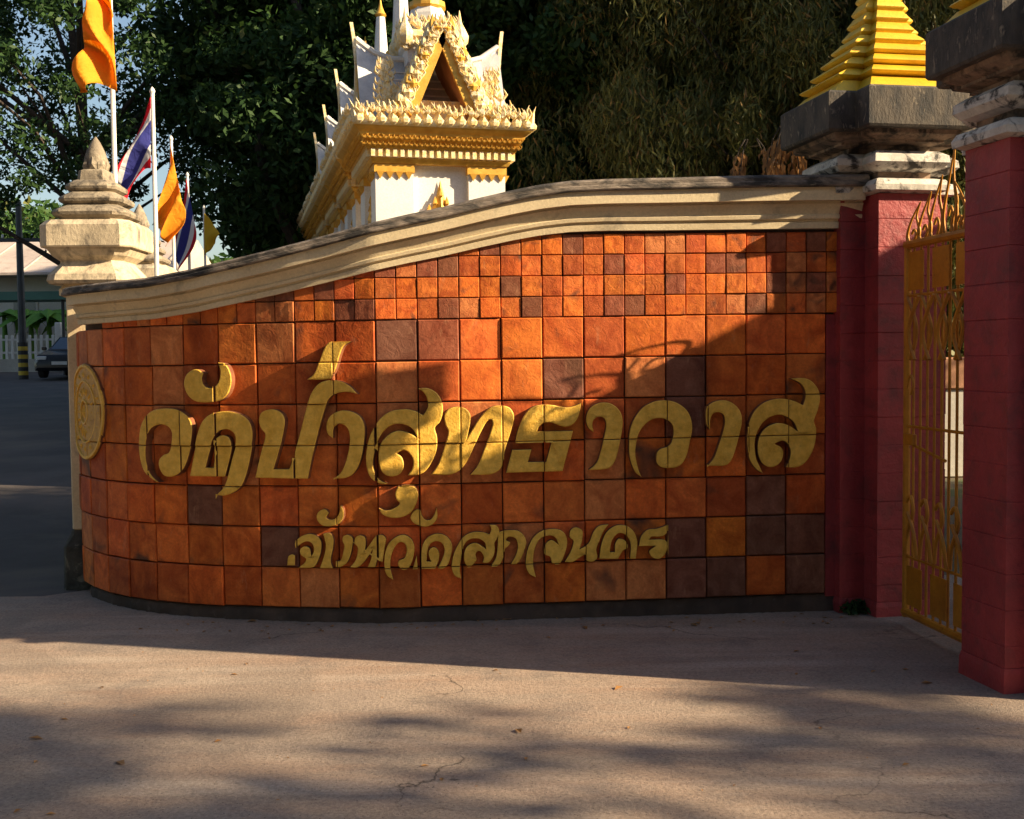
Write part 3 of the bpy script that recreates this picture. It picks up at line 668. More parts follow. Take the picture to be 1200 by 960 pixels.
for k in range(4):
    x = .045+k*.18
    curve_tube([(x, 2.09), (x+.11, 1.93), (x+.11, 1.82), (x+.04, 1.70)], .012, 'curved_scroll', y=-.014)
    curve_tube([(x+.17, 2.09), (x+.06, 1.93), (x+.05, 1.82), (x+.12, 1.70)], .012, 'curved_scroll', y=-.026)
    if k < 4:
        curve_tube([(x, .47), (x+.02, .60), (x+.09, .74), (x+.06, .84), (x+.01, .80)], .012, 'curved_scroll', y=-.014)
        curve_tube([(x+.16, .47), (x+.12, .62), (x+.04, .74)], .012, 'curved_scroll', y=-.026)
curve_tube([(.05, 1.52), (.09, 1.60), (.13, 1.55), (.10, 1.48)], .008, 'curved_scroll', y=-.014)
b = MB(); b.box((.10, -.02, 1.20), (.13, .03, .07), bev=.004); b.build('latch_box', M['gate'], gt)
bar((.08, 1.17), (.50, 1.10), .011, 'slide_bolt', 6)
for k, (x, h, lean) in enumerate(((.08, .24, .10), (.22, .28, .09), (.36, .36, .08), (.52, .50, .06), (.62, .30, -.04), (.72, .22, -.10))):
    curve_tube([(x-.05, 2.43), (x-.065, 2.43+h*.25), (x-.01, 2.43+h*.6), (x+lean, 2.43+h)], (.013, .004), 'flame_scroll')
    curve_tube([(x+.07, 2.43), (x+.085, 2.43+h*.3), (x+.05, 2.43+h*.65), (x+lean, 2.43+h)], (.013, .004), 'flame_scroll')
    curve_tube([(x+.01, 2.43), (x+.045, 2.43+h*.18), (x+.02, 2.43+h*.32), (x-.01, 2.43+h*.22)], .008, 'flame_scroll')

# ------------------------------------------------------------------ flags
def flagpole(label, x, ytop, Y, ptop_extra=0.0):
    p = at(x, ytop, Y); z0 = gz(Y)
    t = thing('flagpole', label, 'flagpole', (p.x, Y, z0), 0, 'white flagpoles behind the sign wall')
    b = MB(); h = p.z-z0+ptop_extra; b.tube([(0, 0, 0), (0, 0, h*.5), (0, 0, h)], [.026, .022, .018], 10); b.build('pole', M['pole'], t, smooth=True)
    b = MB(); b.lathe([(.018, h), (.026, h+.02), (.018, h+.04), (.003, h+.06)], 8); b.build('pole_cap', M['pole'], t, smooth=True)
    return t
def flag(name, label, Y, A, B, C_, D, mats, stripes, bulge=(0, 0), folds=3, amp=.06, group='flags on the poles'):
    """A, B hoist top and bottom, C_, D fly top and bottom, as photograph positions at distance Y"""
    a, b_, c_, d_ = [at(*p, Y) for p in (A, B, C_, D)]
    nu, nv = 26, 24; g = MB(); vs = []
    org = a.copy()
    for i in range(nu+1):
        s = i/nu
        for j in range(nv+1):
            v = j/nv
            p = a*(1-s)*(1-v)+b_*(1-s)*v+c_*s*(1-v)+d_*s*v
            w_ = math.sin(math.pi*s)
            p = p+Vector((bulge[0], 0, bulge[1]))*w_*v
            env = min(1, s*4)
            p.y += env*amp*math.sin(folds*2*math.pi*(v*.8+s*.35)+s*2)*(.5+.5*s)-.035
            p.x += env*amp*.35*math.sin(folds*2*math.pi*(v*.9+s*.2)+1)
            p.z += env*amp*.2*math.sin(2*math.pi*(s*1.3+v))
            vs.append(p-org)
    fs = []; ms = []
    for i in range(nu):
        for j in range(nv):
            fs.append((i*(nv+1)+j, (i+1)*(nv+1)+j, (i+1)*(nv+1)+j+1, i*(nv+1)+j+1)); ms.append(stripes(j/nv+.5/nv))
    k = 0; g.v = [tuple(v) for v in vs]; g.f = fs; g.m = ms
    me = g.mesh(name, mats, True, 180); o = obj(name, me, None, org)
    md = o.modifiers.new('thickness', 'SOLIDIFY'); md.thickness = 0.002
    return tag(o, label, 'flag', group)
one = lambda v: 0
thai = lambda v: 0 if v < 1/6 or v > 5/6 else (1 if v < 1/3 or v > 2/3 else 2)
TH = [M['f_red'], M['f_white'], M['f_blue']]
flagpole('white flagpole carrying the large saffron flag above the lotus pillar', 127, -75, 9.0)
flagpole('tall bare-topped white flagpole with the nearer striped flag', 178.5, 110, 9.7)
flagpole('white flagpole holding the narrow saffron flag', 200.5, 165, 13.0)
flagpole('short white flagpole with the farther striped flag', 219.5, 207, 15.2)
flagpole('farthest white flagpole with the dull yellow flag', 239, 245, 17.5)
flag('saffron_flag', 'large saffron flag hanging in folds, cut by the top edge of the picture', 8.93, (128, -60), (139, 108), (108, -20), (88, 112), [M['f_orange']], one, bulge=(.0, .06), folds=2.7, amp=.13)
flag('striped_flag', 'nearer red white and blue striped flag, drooping beside the lotus pillar', 9.65, (178, 114), (178, 198), (137, 206), (151, 242), TH, thai, bulge=(.02, .10), folds=1.5, amp=.05)
flag('saffron_flag', 'narrow saffron flag hanging behind the bare-topped flagpole', 12.95, (201, 172), (214, 236), (184, 262), (198, 292), [M['f_orange']], one, bulge=(.08, .05), folds=2.2, amp=.07)
flag('striped_flag', 'farther red white and blue flag, drooping low over the coping', 15.15, (219, 210), (231, 272), (204, 296), (211, 318), TH, thai, bulge=(.06, .04), folds=1.3, amp=.035)
flag('yellow_flag', 'small dull yellow flag in shade, last of the row', 17.45, (240, 250), (240, 300), (258, 275), (250, 288), [M['f_yellow']], one, folds=1, amp=.04)

# ------------------------------------------------------------------ white and gold shrines in a row
def flame_mesh(w_, h, d, curl=.0):
    b = MB(); pr = [(.5, 0), (.62, .18), (.5, .42), (.24, .7), (.0, 1.0)]
    rings = []
    for r, z in pr:
        k = max(r, .03); x = curl*z*z
        rings.append([(x*w_-k*w_, 0, z*h), (x*w_, -k*d, z*h), (x*w_+k*w_, 0, z*h), (x*w_, k*d, z*h)])
    b.loft(rings); return b
FL = flame_mesh(.09, .16, .07).mesh('antefix', M['gold_white'])
FLC = flame_mesh(.06, .28, .06, 1.0).mesh('corner_flame', M['gold_white'])
def sq(r, z, ry=None): ry = r if ry is None else ry; return [(-r, -ry, z), (r, -ry, z), (r, ry, z), (-r, ry, z)]
def shrine(label, loc, rz, group):
    t = thing('shrine', label, 'shrine', loc, rz, group)
    b = MB(); b.box((0, 0, 1.95), (1.36, 1.36, 4.1)); b.box((0, 0, .25), (1.9, 1.9, .5), bev=.03); b.build('shrine_body', M['white'], t)
    for sx in (-1, 1):
        for sy in (-1, 1):
            b = MB(); b.box((sx*.545, sy*.545, 2.2), (.44, .44, 3.5)); b.build('corner_pier', M['white'], t)
            b = MB(); b.box((sx*.545, sy*.545, 3.93), (.47, .47, .10))
            for k in range(4):
                for (px, py) in ((sx*.545-.165+.11*k, sy*(.545+.235)), (sx*(.545+.235), sy*.545-.165+.11*k)):
                    b.add([(px-.045, py-.02, 3.885), (px+.045, py-.02, 3.885), (px+.045, py+.02, 3.885), (px-.045, py+.02, 3.885), (px, py, 3.80)], [(0, 1, 4), (1, 2, 4), (2, 3, 4), (3, 0, 4)])
            b.build('pier_capital', M['gold'], t)
    b = MB(); b.loft([sq(.80, 3.98), sq(.82, 4.02), sq(.82, 4.04)]); b.build('lower_fillet', M['gold'], t)
    b = MB()
    for k in range(20):
        x = -.80+k*1.6/19
        for (px, py) in ((x, -.85), (x, .85), (-.85, x), (.85, x)): b.box((px, py, 4.085), (.045, .045, .085))
    b.loft([sq(.83, 4.04), sq(.83, 4.13)]); tag(b.build('dentil_course', M['gold_white'], t), kind='stuff')
    b = MB(); b.loft([sq(.87, 4.13), sq(.88, 4.15), sq(.90, 4.20), sq(.96, 4.27), sq(.965, 4.30), sq(1.02, 4.345), sq(1.03, 4.36)]); b.build('cornice', M['gold'], t)
    b = MB(); b.loft([sq(1.03, 4.36), sq(1.05, 4.38), sq(1.04, 4.43), sq(.98, 4.46)]); b.build('cornice_top', M['gold_white'], t)
    for k in range(16):
        x = -.98+k*1.96/15
        for (px, py, a) in ((x, -1.0, 0), (-1.0, x, math.pi/2), (1.0, x, math.pi/2)):
            obj('antefix', FL, t, (px, py, 4.43), (0, 0, a))
    # second, lower row of rosettes at the cornice edge: one joined relief
    b = MB()
    for k in range(16):
        x = -.97+k*1.94/15
        for (px, py) in ((x, -1.05), (-1.05, x), (1.05, x)):
            b.lathe([(.0, -.05), (.045, -.02), (.055, .02), (.02, .06), (.0, .07)], 6, c=(px, py, 4.41))
    tag(b.build('rosette_border', M['gold_white'], t), kind='stuff')
    for sx in (-1, 1):
        for sy in (-1, 1):
            for q, (dx, dy) in enumerate(((.0, .0), (-.08, 0), (-.14, 0))):
                o = obj('corner_flame', FLC, t, (sx*(1.02+dx), sy*1.02, 4.42), (0, 0, 0 if sx > 0 else math.pi)); o.scale = (1, 1, 1.05-.2*q if q else .8)
    # side wing roof running left to right, then front to back
    for ax in (0,):
        L = .88 if ax == 0 else .45; rd = 5.34; ev = 4.48; hw = .50; b = MB()
        prof = [(-hw, ev), (-hw*.55, ev+.36), (-hw*.22, ev+.66), (0, rd), (hw*.22, ev+.66), (hw*.55, ev+.36), (hw, ev)]
        rings = []
        for s in (-L, -L*.75, -L*.4, 0, L*.4, L*.75, L):
            lift = .22*max(0, (abs(s)/L-.4)/.6)**2.2
            rings.append([((s, p, z+lift*(z-ev)/(rd-ev)) if ax == 0 else (p, s, z+lift*(z-ev)/(rd-ev))) for p, z in prof])
        b.loft(rings)
        if ax == 0:
            b.build('wing_roof', M['roofwhite'], t, smooth=False)
            r = MB()
            for k in range(1, 8):
                for sy in (-1, 1):
                    zz = ev+.86*k/8.5; q = hw*(1-k/8.5)*1.0*(.9 if k > 1 else 1)
                    r.box((0, sy*(q+.012), zz), (2*L*.96, .03, .018))
            tag(r.build('roof_tile_rows', M['white'], t), kind='stuff')
            r = MB(); r.tube([(s, 0, rd+.03+.22*max(0, (abs(s)/L-.4)/.6)**2.2) for s in (-L, -L*.75, -L*.5, -L*.3, 0, L*.3, L*.5, L*.75, L)], .035, 6); r.build('roof_ridge', M['white'], t)
    for sx in (-1, 1):          # upswept finials at the wing ends
        b = MB()
        pts = [(sx*.90, 0, 4.45), (sx*.885, 0, 4.9), (sx*.875, 0, 5.3), (sx*.90, 0, 5.55), (sx*.93, 0, 5.78)]
        for (w0, w1), mi in (((.055, .022), 0),):
            rings = [[(p[0]-.02, -wd, p[2]), (p[0]+.02, -wd, p[2]), (p[0]+.02, wd, p[2]), (p[0]-.02, wd, p[2])] for p, wd in zip(pts, (.09, .07, .05, .03, .006))]
            b.loft(rings)
        b.build('roof_finial', M['gold_white'], t)
        b = MB(); b.add([(sx*.87, -.012, 5.3), (sx*.60, -.012, 5.36), (sx*.74, -.012, 5.42), (sx*.89, -.012, 5.62), (sx*.87, .012, 5.3), (sx*.60, .012, 5.36), (sx*.74, .012, 5.42), (sx*.89, .012, 5.62)],
              [(0, 1, 2, 3), (7, 6, 5, 4), (0, 4, 5, 1), (1, 5, 6, 2), (2, 6, 7, 3), (3, 7, 4, 0)]); b.build('finial_web', M['white'], t)
        b = MB(); b.loft([[(sx*.88-.01, -.46, 4.48), (sx*.88+.01, -.46, 4.48), (sx*.88+.01, -.40, 4.48), (sx*.88-.01, -.40, 4.48)], [(sx*.88-.01, -.03, 5.33), (sx*.88+.01, -.03, 5.33), (sx*.88+.01, .03, 5.33), (sx*.88-.01, .03, 5.33)]])
        b.loft([[(sx*.88-.01, .40, 4.48), (sx*.88+.01, .40, 4.48), (sx*.88+.01, .46, 4.48), (sx*.88-.01, .46, 4.48)], [(sx*.88-.01, -.03, 5.33), (sx*.88+.01, -.03, 5.33), (sx*.88+.01, .03, 5.33), (sx*.88-.01, .03, 5.33)]])
        b.build('wing_bargeboard', M['gold'], t)
    # front gable: deep A-shaped frame with gold bargeboards and curled ornaments
    for sy in (-1, 1):
        b = MB()
        for sx in (-1, 1):
            b.loft([[(sx*.42, sy*.92, 4.50), (sx*.36, sy*.92, 4.50), (sx*.36, sy*.12, 4.50), (sx*.42, sy*.12, 4.50)], [(0, sy*.92, 5.55), (sx*-.02, sy*.92, 5.42), (sx*-.02, sy*.12, 5.42), (0, sy*.12, 5.55)]])
        b.build('gable_roof', M['soffit'], t)
        b = MB()
        for sx in (-1, 1):
            b.loft([[(sx*.44, sy*.95, 4.48), (sx*.33, sy*.95, 4.48), (sx*.33, sy*.90, 4.48), (sx*.44, sy*.90, 4.48)], [(0, sy*.95, 5.60), (sx*-.04, sy*.95, 5.36), (sx*-.04, sy*.90, 5.36), (0, sy*.90, 5.60)]])
        b.build('gable_bargeboard', M['gold'], t)
        for sx in (-1, 1):
            for k in range(10):
                f = k/9.6; x = sx*(.49-.46*f); z = 4.53+1.02*f; q = 1.15-.25*f
                b = MB(); b.lathe([(0, -.06*q), (.06*q, -.045*q), (.08*q, 0), (.055*q, .045*q), (0, .055*q)], 8); b.lathe([(0, -.01), (.05*q, 0), (.045*q, .06), (.02, .11), (.004, .16)], 6, c=(sx*.05, -.01, .01)); b.lathe([(0, -.02), (.035, 0), (0, .03)], 6, c=(sx*-.02, sy*.05, .0))
                b.build('gable_curl', M['gold_white'] if k % 3 else M['gold'], t, loc=(x, sy*.93, z), smooth=True)
        b = MB(); b.box((0, sy*.60, 4.62), (.7, .04, .26)); b.build('gable_sill', M['gold_white'], t)
    # fine gold leaf relief: gable edges, beside the gable, roof edges and the tower
    fr = random.Random(9)
    def leafy(name, places, mat):
        b = MB()
        for (x, y, z, q) in places:
            a = fr.uniform(-.5, .5); b.lathe([(0, -.03*q), (.028*q, -.01*q), (.024*q, .02*q), (0, .06*q)], 5, c=(x, y, z))
            b.tube([(x+.025*q, y-.01, z), (x+.05*q, y-.02, z+.03*q), (x+.03*q+a*.03, y-.02, z+.075*q)], [.014*q, .012*q, .003*q], 4)
            b.tube([(x-.025*q, y-.01, z), (x-.05*q, y-.02, z+.02*q), (x-.045*q+a*.02, y-.02, z+.065*q)], [.014*q, .012*q, .003*q], 4)
        tag(b.build(name, mat, t), kind='stuff')
    pl = []
    for sx in (-1, 1):
        for k in range(26):
            f = k/26
            for off in (.0, .055, .10): pl.append((sx*(.47-.45*f+off*.8)+fr.uniform(-.012, .012), -.965+off*.8, 4.52+1.03*f+fr.uniform(-.02, .02), fr.uniform(.8, 1.35)))
        for k in range(46):
            f = fr.random(); wv = (1-f)*.17+.03
            pl.append((sx*(.62+fr.uniform(-1, 1)*wv), -.80+.1*f, 4.50+.62*f, fr.uniform(.8, 1.5)))
    leafy('gable_filigree', pl, M['gold_white'])
    pl = [(x*.94, -1.03, 4.52+fr.uniform(-.02, .03), fr.uniform(.9, 1.5)) for x in [-1+k/15 for k in range(31)]]+[(-1.03, x*.94, 4.52+fr.uniform(-.02, .03), fr.uniform(.9, 1.5)) for x in [-1+k/15 for k in range(31)]]
    leafy('eaves_filigree', pl, M['gold_white'])
    pl = []
    for k in range(90):
        a = fr.uniform(0, 6.28); z = fr.uniform(5.42, 5.80); r_ = .36-.10*(z-5.42)/.4+.04*math.cos(4*a-math.pi)
        pl.append((r_*math.cos(a)*1.15, r_*math.sin(a)*1.15, z, fr.uniform(.9, 1.7)))
    leafy('tower_filigree', pl, M['gold_white'])
    pl = [(x, -.885-.07*math.sin((z-4.15)*14), z, .62) for z in (4.17, 4.235, 4.30) for x in [-.9+k*.06 for k in range(31)]]+[(-.885-.07*math.sin((z-4.15)*14), x, z, .62) for z in (4.17, 4.235, 4.30) for x in [-.9+k*.06 for k in range(31)]]
    leafy('cornice_filigree', pl, M['gold'])
    # niche pediment on the front and side
    for (px, py, a) in ((0, -.70, 0), (-.70, 0, math.pi/2)):
        b = MB(); b.add([(-.24, 0, 3.30), (.24, 0, 3.30), (.13, 0, 3.42), (.06, 0, 3.58), (0, 0, 3.82), (-.06, 0, 3.58), (-.13, 0, 3.42), (0, -.07, 3.42)], [(0, 1, 7), (1, 2, 7), (2, 3, 7), (3, 4, 7), (4, 5, 7), (5, 6, 7), (6, 0, 7)])
        b.build('niche_pediment', M['gold'], t, loc=(px, py, 0), rz=-a)
        b = MB()
        for k in range(7):
            x = -.21+.07*k; z = 3.33+.30*(1-abs(x)/.23)
            b.lathe([(0, -.03), (.03, 0), (.02, .04), (.0, .09)], 6, c=(x, -.03, z))
        b.build('pediment_relief', M['gold'], t, loc=(px, py, 0), rz=-a)
    # tower over the crossing
    b = MB(); b.loft([sq(.30, 5.26), sq(.30, 5.45), sq(.34, 5.48), sq(.34, 5.52)]); b.build('tower_base', M['white'], t)
    b = MB(); b.loft([sq(.34, 5.52), sq(.38, 5.56), sq(.38, 5.62), sq(.30, 5.66)]); b.build('tower_cornice', M['gold_white'], t)
    for sx in (-1, 1):
        for sy in (-1, 1):
            b = MB(); b.lathe([(.05, -.14), (.10, -.08), (.11, 0), (.07, .08), (.03, .15), (.004, .30)], 8); b.build('tower_leaf', M['gold_white'], t, loc=(sx*.33, sy*.33, 5.60), smooth=True)
    b = MB(); b.lathe([(.27, 5.64), (.26, 5.74), (.235, 5.90), (.20, 5.98)], 8); b.build('bell', M['white'], t)
    b = MB(); b.lathe([(.20, 5.97), (.225, 6.0), (.22, 6.06), (.15, 6.10)], 12); b.build('bell_band', M['gold'], t)
    b = MB(); b.lathe([(.15, 6.09), (.12, 6.4), (.10, 6.8), (.07, 7.2)], 10); b.build('spire', M['white'], t, smooth=True)
    b = MB(); b.lathe([(.07, 7.2), (.095, 7.24), (.06, 7.30), (.03, 7.38), (.004, 7.52)], 10); b.build('spire_tip', M['gold'], t, smooth=True)
    return t
SH0 = Vector((-0.98, 13.75, 0.0)); SHD = Vector((-0.53, 2.15, 0))
LAB = ['large white and gold shrine above the middle of the coping', 'white and gold shrine directly behind the large one', 'third white and gold shrine back from the wall', 'fourth white and gold shrine back, small behind the coping', 'farthest white and gold shrine, lowest of the receding row']
s0 = shrine(LAB[0], SH0, R(14), 'white and gold shrines in a receding row')
for k in range(1, 5): copy_tree(s0, SH0+SHD*k, R(14), LAB[k])

# ------------------------------------------------------------------ foliage
def leaf_cloud(centres, radii, per, size, seed, flat=.75, droop=0.0, elong=2.2):
    r = np.random.default_rng(seed); cs = np.repeat(np.array(centres), per, 0); rs = np.repeat(np.array(radii), per)
    n = len(cs)
    d = r.normal(size=(n, 3)); d /= np.linalg.norm(d, axis=1)[:, None]
    q = rs*r.random(n)**.45
    p = cs+d*q[:, None]*np.array([1, 1, flat])
    a = r.normal(size=(n, 3)); a[:, 2] -= droop; a /= np.linalg.norm(a, axis=1)[:, None]
    b = np.cross(a, r.normal(size=(n, 3))); b /= np.linalg.norm(b, axis=1)[:, None]
    s = size*(.6+.8*r.random(n))
    L = a*(s*elong/2)[:, None]; W = b*(s/2)[:, None]
    v = np.empty((n, 4, 3)); v[:, 0] = p-L; v[:, 1] = p+W; v[:, 2] = p+L; v[:, 3] = p-W
    return v.reshape(-1, 3)
def cloud_mesh(name, verts, mat):
    me = bpy.data.meshes.new(name); n = len(verts)//4
    me.vertices.add(4*n); me.vertices.foreach_set('co', verts.astype(np.float32).ravel())
    me.loops.add(4*n); me.loops.foreach_set('vertex_index', np.arange(4*n, dtype=np.int32))
    me.polygons.add(n); me.polygons.foreach_set('loop_start', np.arange(0, 4*n, 4, dtype=np.int32))
    me.update(calc_edges=True); me.materials.append(mat); return me
def tree_meshes(H_, rad, base, ncl, per, size, seed, mat, lean=(0, 0), clr=(.6, 1.1), trunk_r=.22, droop=.3, flat=.75, elong=2.2):
    rn = random.Random(seed); cen = []; rr = []
    cz_ = (H_+base)/2; hz = (H_-base)/2
    while len(cen) < ncl:
        d = Vector((rn.gauss(0, 1), rn.gauss(0, 1), rn.gauss(0, 1))).normalized(); q = rn.random()**.4
        p = Vector((lean[0]+d.x*rad*q, lean[1]+d.y*rad*q, cz_+d.z*hz*q))
        cen.append(p); rr.append(rn.uniform(*clr))
    crown = cloud_mesh('crown', leaf_cloud([tuple(p) for p in cen], rr, per, size, seed, flat, droop, elong), mat)
    b = MB(); tp = []; n = 8
    for k in range(n+1):
        f = k/n; tp.append(Vector((lean[0]*f+rn.uniform(-.08, .08), lean[1]*f+rn.uniform(-.08, .08), (H_*.85)*f)))
    b.tube(tp, [trunk_r*(1.25 if k == 0 else 1)*(1-.85*k/n) for k in range(n+1)], 9)
    for p in cen[::max(1, ncl//26)]:
        f = min(.95, max(.25, (p.z-1.2)/(H_*.85)*.8)); s = tp[int(f*n)]
        m = s.lerp(p, .5)+Vector((rn.uniform(-.3, .3), rn.uniform(-.3, .3), rn.uniform(.1, .5)))
        b.tube([s, s.lerp(m, .5), m, p.lerp(m, .4), p], [trunk_r*.35, trunk_r*.26, trunk_r*.18, trunk_r*.1, .01], 6)
    return b.mesh('trunk', M['bark'], True, 60), crown
def place_tree(name, label, cat, loc, meshes, rz=0, s=1.0, group=None):
    t = thing(name, label, cat, loc, rz, group); t.scale = (s, s, s)
    obj('trunk', meshes[0], t); obj('crown', meshes[1], t); return t
# left tree with sky showing through its crown
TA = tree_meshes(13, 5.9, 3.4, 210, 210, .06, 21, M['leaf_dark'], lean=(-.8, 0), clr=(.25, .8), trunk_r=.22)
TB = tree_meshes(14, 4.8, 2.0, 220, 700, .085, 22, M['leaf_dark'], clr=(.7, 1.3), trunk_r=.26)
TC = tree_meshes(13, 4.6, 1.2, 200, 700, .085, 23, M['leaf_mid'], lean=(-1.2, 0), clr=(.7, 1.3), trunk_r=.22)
TD = tree_meshes(12, 3.6, 0.4, 150, 620, .034, 24, M['leaf_olive'], lean=(.6, 0), clr=(.35, 1.0), trunk_r=.10, droop=1.8, flat=1.5, elong=6.0)
place_tree('large_tree', 'large tree with blue sky showing through its thin crown behind the saffron flag', 'tree', (-8.7, 24, gz(24)), TA, 0, 1.0, 'trees behind the wall')
place_tree('large_tree', 'open-crowned tree at the far left edge, overhanging the road', 'tree', (-17.2, 27, gz(27)), TA, 2.1, 1.05, 'trees behind the wall')
back = [(-2.7, 24.5, 0, .98, 'B', 'dense dark tree behind the row of flags'), (-1.6, 27, 1.2, 1.05, 'C', 'dark green tree rising behind the shrine spires'),
        (2.2, 25, 2.2, 1.0, 'B', 'dense shaded tree right of the large shrine'), (6.0, 26, .6, 1.0, 'C', 'mid green tree behind the straight part of the coping'),
        (4.6, 19.5, 1.9, .85, 'D', 'olive weeping tree whose twigs hang behind the coping'), (9.6, 24, 3.0, 1.05, 'B', 'dark tree behind the gate pillars'),
        (8.2, 17.5, 4.1, .80, 'D', 'olive weeping tree beside the gold pillar spire'), (6.3, 21.5, 5.2, 1.0, 'D', 'taller olive bamboo-like tree between the two weeping trees'), (2.6, 22.0, .3, .9, 'D', 'thin olive weeping tree next to the large shrine'), (10.8, 19.5, 2.6, 1.0, 'D', 'olive weeping tree seen between the two gold spires'), (13.5, 23, 1.0, 1.0, 'C', 'mid green tree beyond the gate at the right edge'),
        (-3.6, 33, 3.3, 1.1, 'B', 'dense tree far behind the striped flags')]
for x, y, a, s, k, lab in back:
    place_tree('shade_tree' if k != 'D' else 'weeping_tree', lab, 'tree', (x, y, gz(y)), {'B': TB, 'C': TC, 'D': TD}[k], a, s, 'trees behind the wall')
# bare leaning trunks in the shade
def lone_trunk(label, p0, p1, r0, r1):
    t = thing('tree_trunk', label, 'tree trunk', (p0.x, p0.y, gz(p0.y)), 0, 'leaning trunks behind the flags'); b = MB(); n = 9; rn = random.Random(int(p0.x*100)); pts = []
    base = Vector((p0.x, p0.y, gz(p0.y)))
    for k in range(n+1):
        f = k/n; q = p0.lerp(p1, f) if k else p0; pts.append(q-base+Vector((rn.uniform(-.08, .08), 0, 0)))
    low = pts[0]+(pts[0]-pts[3])*(pts[0].z/max(.1, (pts[3]-pts[0]).z)); low.z = 0
    b.tube([low]+pts, [r0*1.15]+[r0+(r1-r0)*k/n for k in range(n+1)], 10); b.build('trunk', M['bark'], t, smooth=True)
    return t
lone_trunk('mottled trunk leaning up to the left behind the flags', at(345, 285, 22.6), at(240, -20, 22.6), .13, .09)
lone_trunk('slender reddish trunk behind the far shrines', at(400, 250, 22), at(345, 0, 22), .12, .09)
# far wood closing the view
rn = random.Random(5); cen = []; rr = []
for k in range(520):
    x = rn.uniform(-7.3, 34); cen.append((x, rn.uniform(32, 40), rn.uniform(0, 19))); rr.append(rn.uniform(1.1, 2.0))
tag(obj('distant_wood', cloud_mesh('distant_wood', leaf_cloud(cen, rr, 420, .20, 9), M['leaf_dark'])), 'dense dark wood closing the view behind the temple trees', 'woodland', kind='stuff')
cen = []; rr = []
for k in range(320):
    x = rn.uniform(-48, -16); cen.append((x, rn.uniform(62, 80), gz(70)+rn.uniform(0, 8.2)*(.7+.3*math.sin(x*.4)))); rr.append(rn.uniform(1.5, 2.6))
tag(obj('distant_treeline', cloud_mesh('distant_treeline', leaf_cloud(cen, rr, 420, .26, 10), M['leaf_mid'])), 'sunlit treeline beyond the houses at the far left', 'woodland', kind='stuff')
# undergrowth behind the wall and dry twigs by the pillar
cen = [(rn.uniform(-2, 9), rn.uniform(15.5, 18), rn.uniform(.2, 2.6)) for k in range(90)]
cen = [c_ for c_ in cen if not (c_[0] < 1.2)]
tag(obj('undergrowth', cloud_mesh('undergrowth', leaf_cloud(cen, [rn.uniform(.4, .9) for _ in cen], 260, .08, 12), M['leaf_olive'])), 'olive undergrowth behind the straight part of the wall', 'bushes', kind='stuff')
def hanging(label, px, Y, seed, mat, n=9, ln=.5):
    r_ = random.Random(seed); t = thing('hanging_twig', label, 'twig', tuple(at(px[0], px[1], Y)), 0, 'dry leafy twigs beside the gate pillar'); b = MB(); L_ = MB()
    for k in range(n):
        x = r_.uniform(-.12, .12); y = r_.uniform(-.1, .1); l = r_.uniform(.5, 1)*ln
        pts = [(x*.5, y*.3, .16), (x, y, .08), (x*1.6, y, -l*.5), (x*1.9, y, -l)]; b.tube(pts, [.006, .005, .004, .002], 5)
        for q in range(22):
            f = r_.random(); p = Vector(pts[1]).lerp(Vector(pts[3]), f); a = r_.uniform(0, 6.28); s = r_.uniform(.03, .07)
            L_.add([p, p+Vector((math.cos(a)*s*.5+.01, math.sin(a)*s*.3, -s*.6)), p+Vector((math.cos(a)*s*.6, math.sin(a)*s*.5, -s*1.7)), p+Vector((math.cos(a)*s*.5-.012, math.sin(a)*s*.3+.01, -s*.7))], [(0, 1, 2, 3)])
    b.build('stems', M['bark'], t); L_.build('dry_leaves', mat, t)
hanging('bunch of dry brown leaves hanging against the black pillar cap', (922, 172), 8.6, 1, M['leaf_dry'], 11, .30)
hanging('thin dry twig hanging above the coping, left of the brown bunch', (880, 186), 9.2, 2, M['leaf_dry'], 5, .20)

# ------------------------------------------------------------------ far left: house, awning, fence, pole, cars
Yh = 47; zg = gz(Yh)
hs = thing('house', 'pale house with a grey-pink sheet roof at the far left end of the road', 'house', (-22.0, Yh, zg))
b = MB(); b.box((0, 3, 2.2), (14, 6, 4.4)); b.build('wall', M['housewall'], hs)
b = MB(); b.add([(-8, -1.2, 3.9), (8, -1.2, 3.9), (8, 3, 5.6), (-8, 3, 5.6), (-8, 7.2, 3.9), (8, 7.2, 3.9), (-8, -1.2, 3.8), (8, -1.2, 3.8), (8, 7.2, 3.8), (-8, 7.2, 3.8)], [(0, 1, 2, 3), (3, 2, 5, 4), (0, 6, 7, 1), (4, 5, 8, 9), (6, 9, 8, 7), (0, 3, 4, 9, 6), (1, 7, 8, 5, 2)]); rf = b.build('roof', M['rooftile'], hs)
for k in range(9):
    b = MB(); b.box((0, 0, 0), (.07, 4.5, .05)); o = b.build('roof_rib', M['rooftile'], rf, loc=(-7.6+k*1.9, .9, 4.80)); o.rotation_euler.x = math.atan2(1.7, 4.2)
for x in (-4.5, -1.5, 1.5, 4.5):
    b = MB(); b.box((x, -.03, 2.1), (1.1, .10, 1.5)); w_ = b.build('window', M['housewall'], hs); b = MB(); b.box((x, -.09, 2.1), (.9, .04, 1.3)); b.build('pane', M['glass'], w_)
aw = thing('awning', 'long dark green sheet awning over the roadside at the far left', 'awning', (-17.6, 40.6, gz(40.6)))
b = MB(); b.box((0, 0, 2.85), (8.0, 1.6, .30)); b.build('awning_sheet', M['awning'], aw)
for x in (-3.7, -1.2, 1.5, 3.8): b = MB(); b.tube([(x, -.6, 0), (x, -.6, 2.75)], .06, 8); b.build('awning_post', M['darkmetal'], aw)
Yf = 43; fn = thing('picket_fence', 'white roadside fence below the banana leaves at the far left', 'fence', (-18.5, Yf, gz(Yf)))
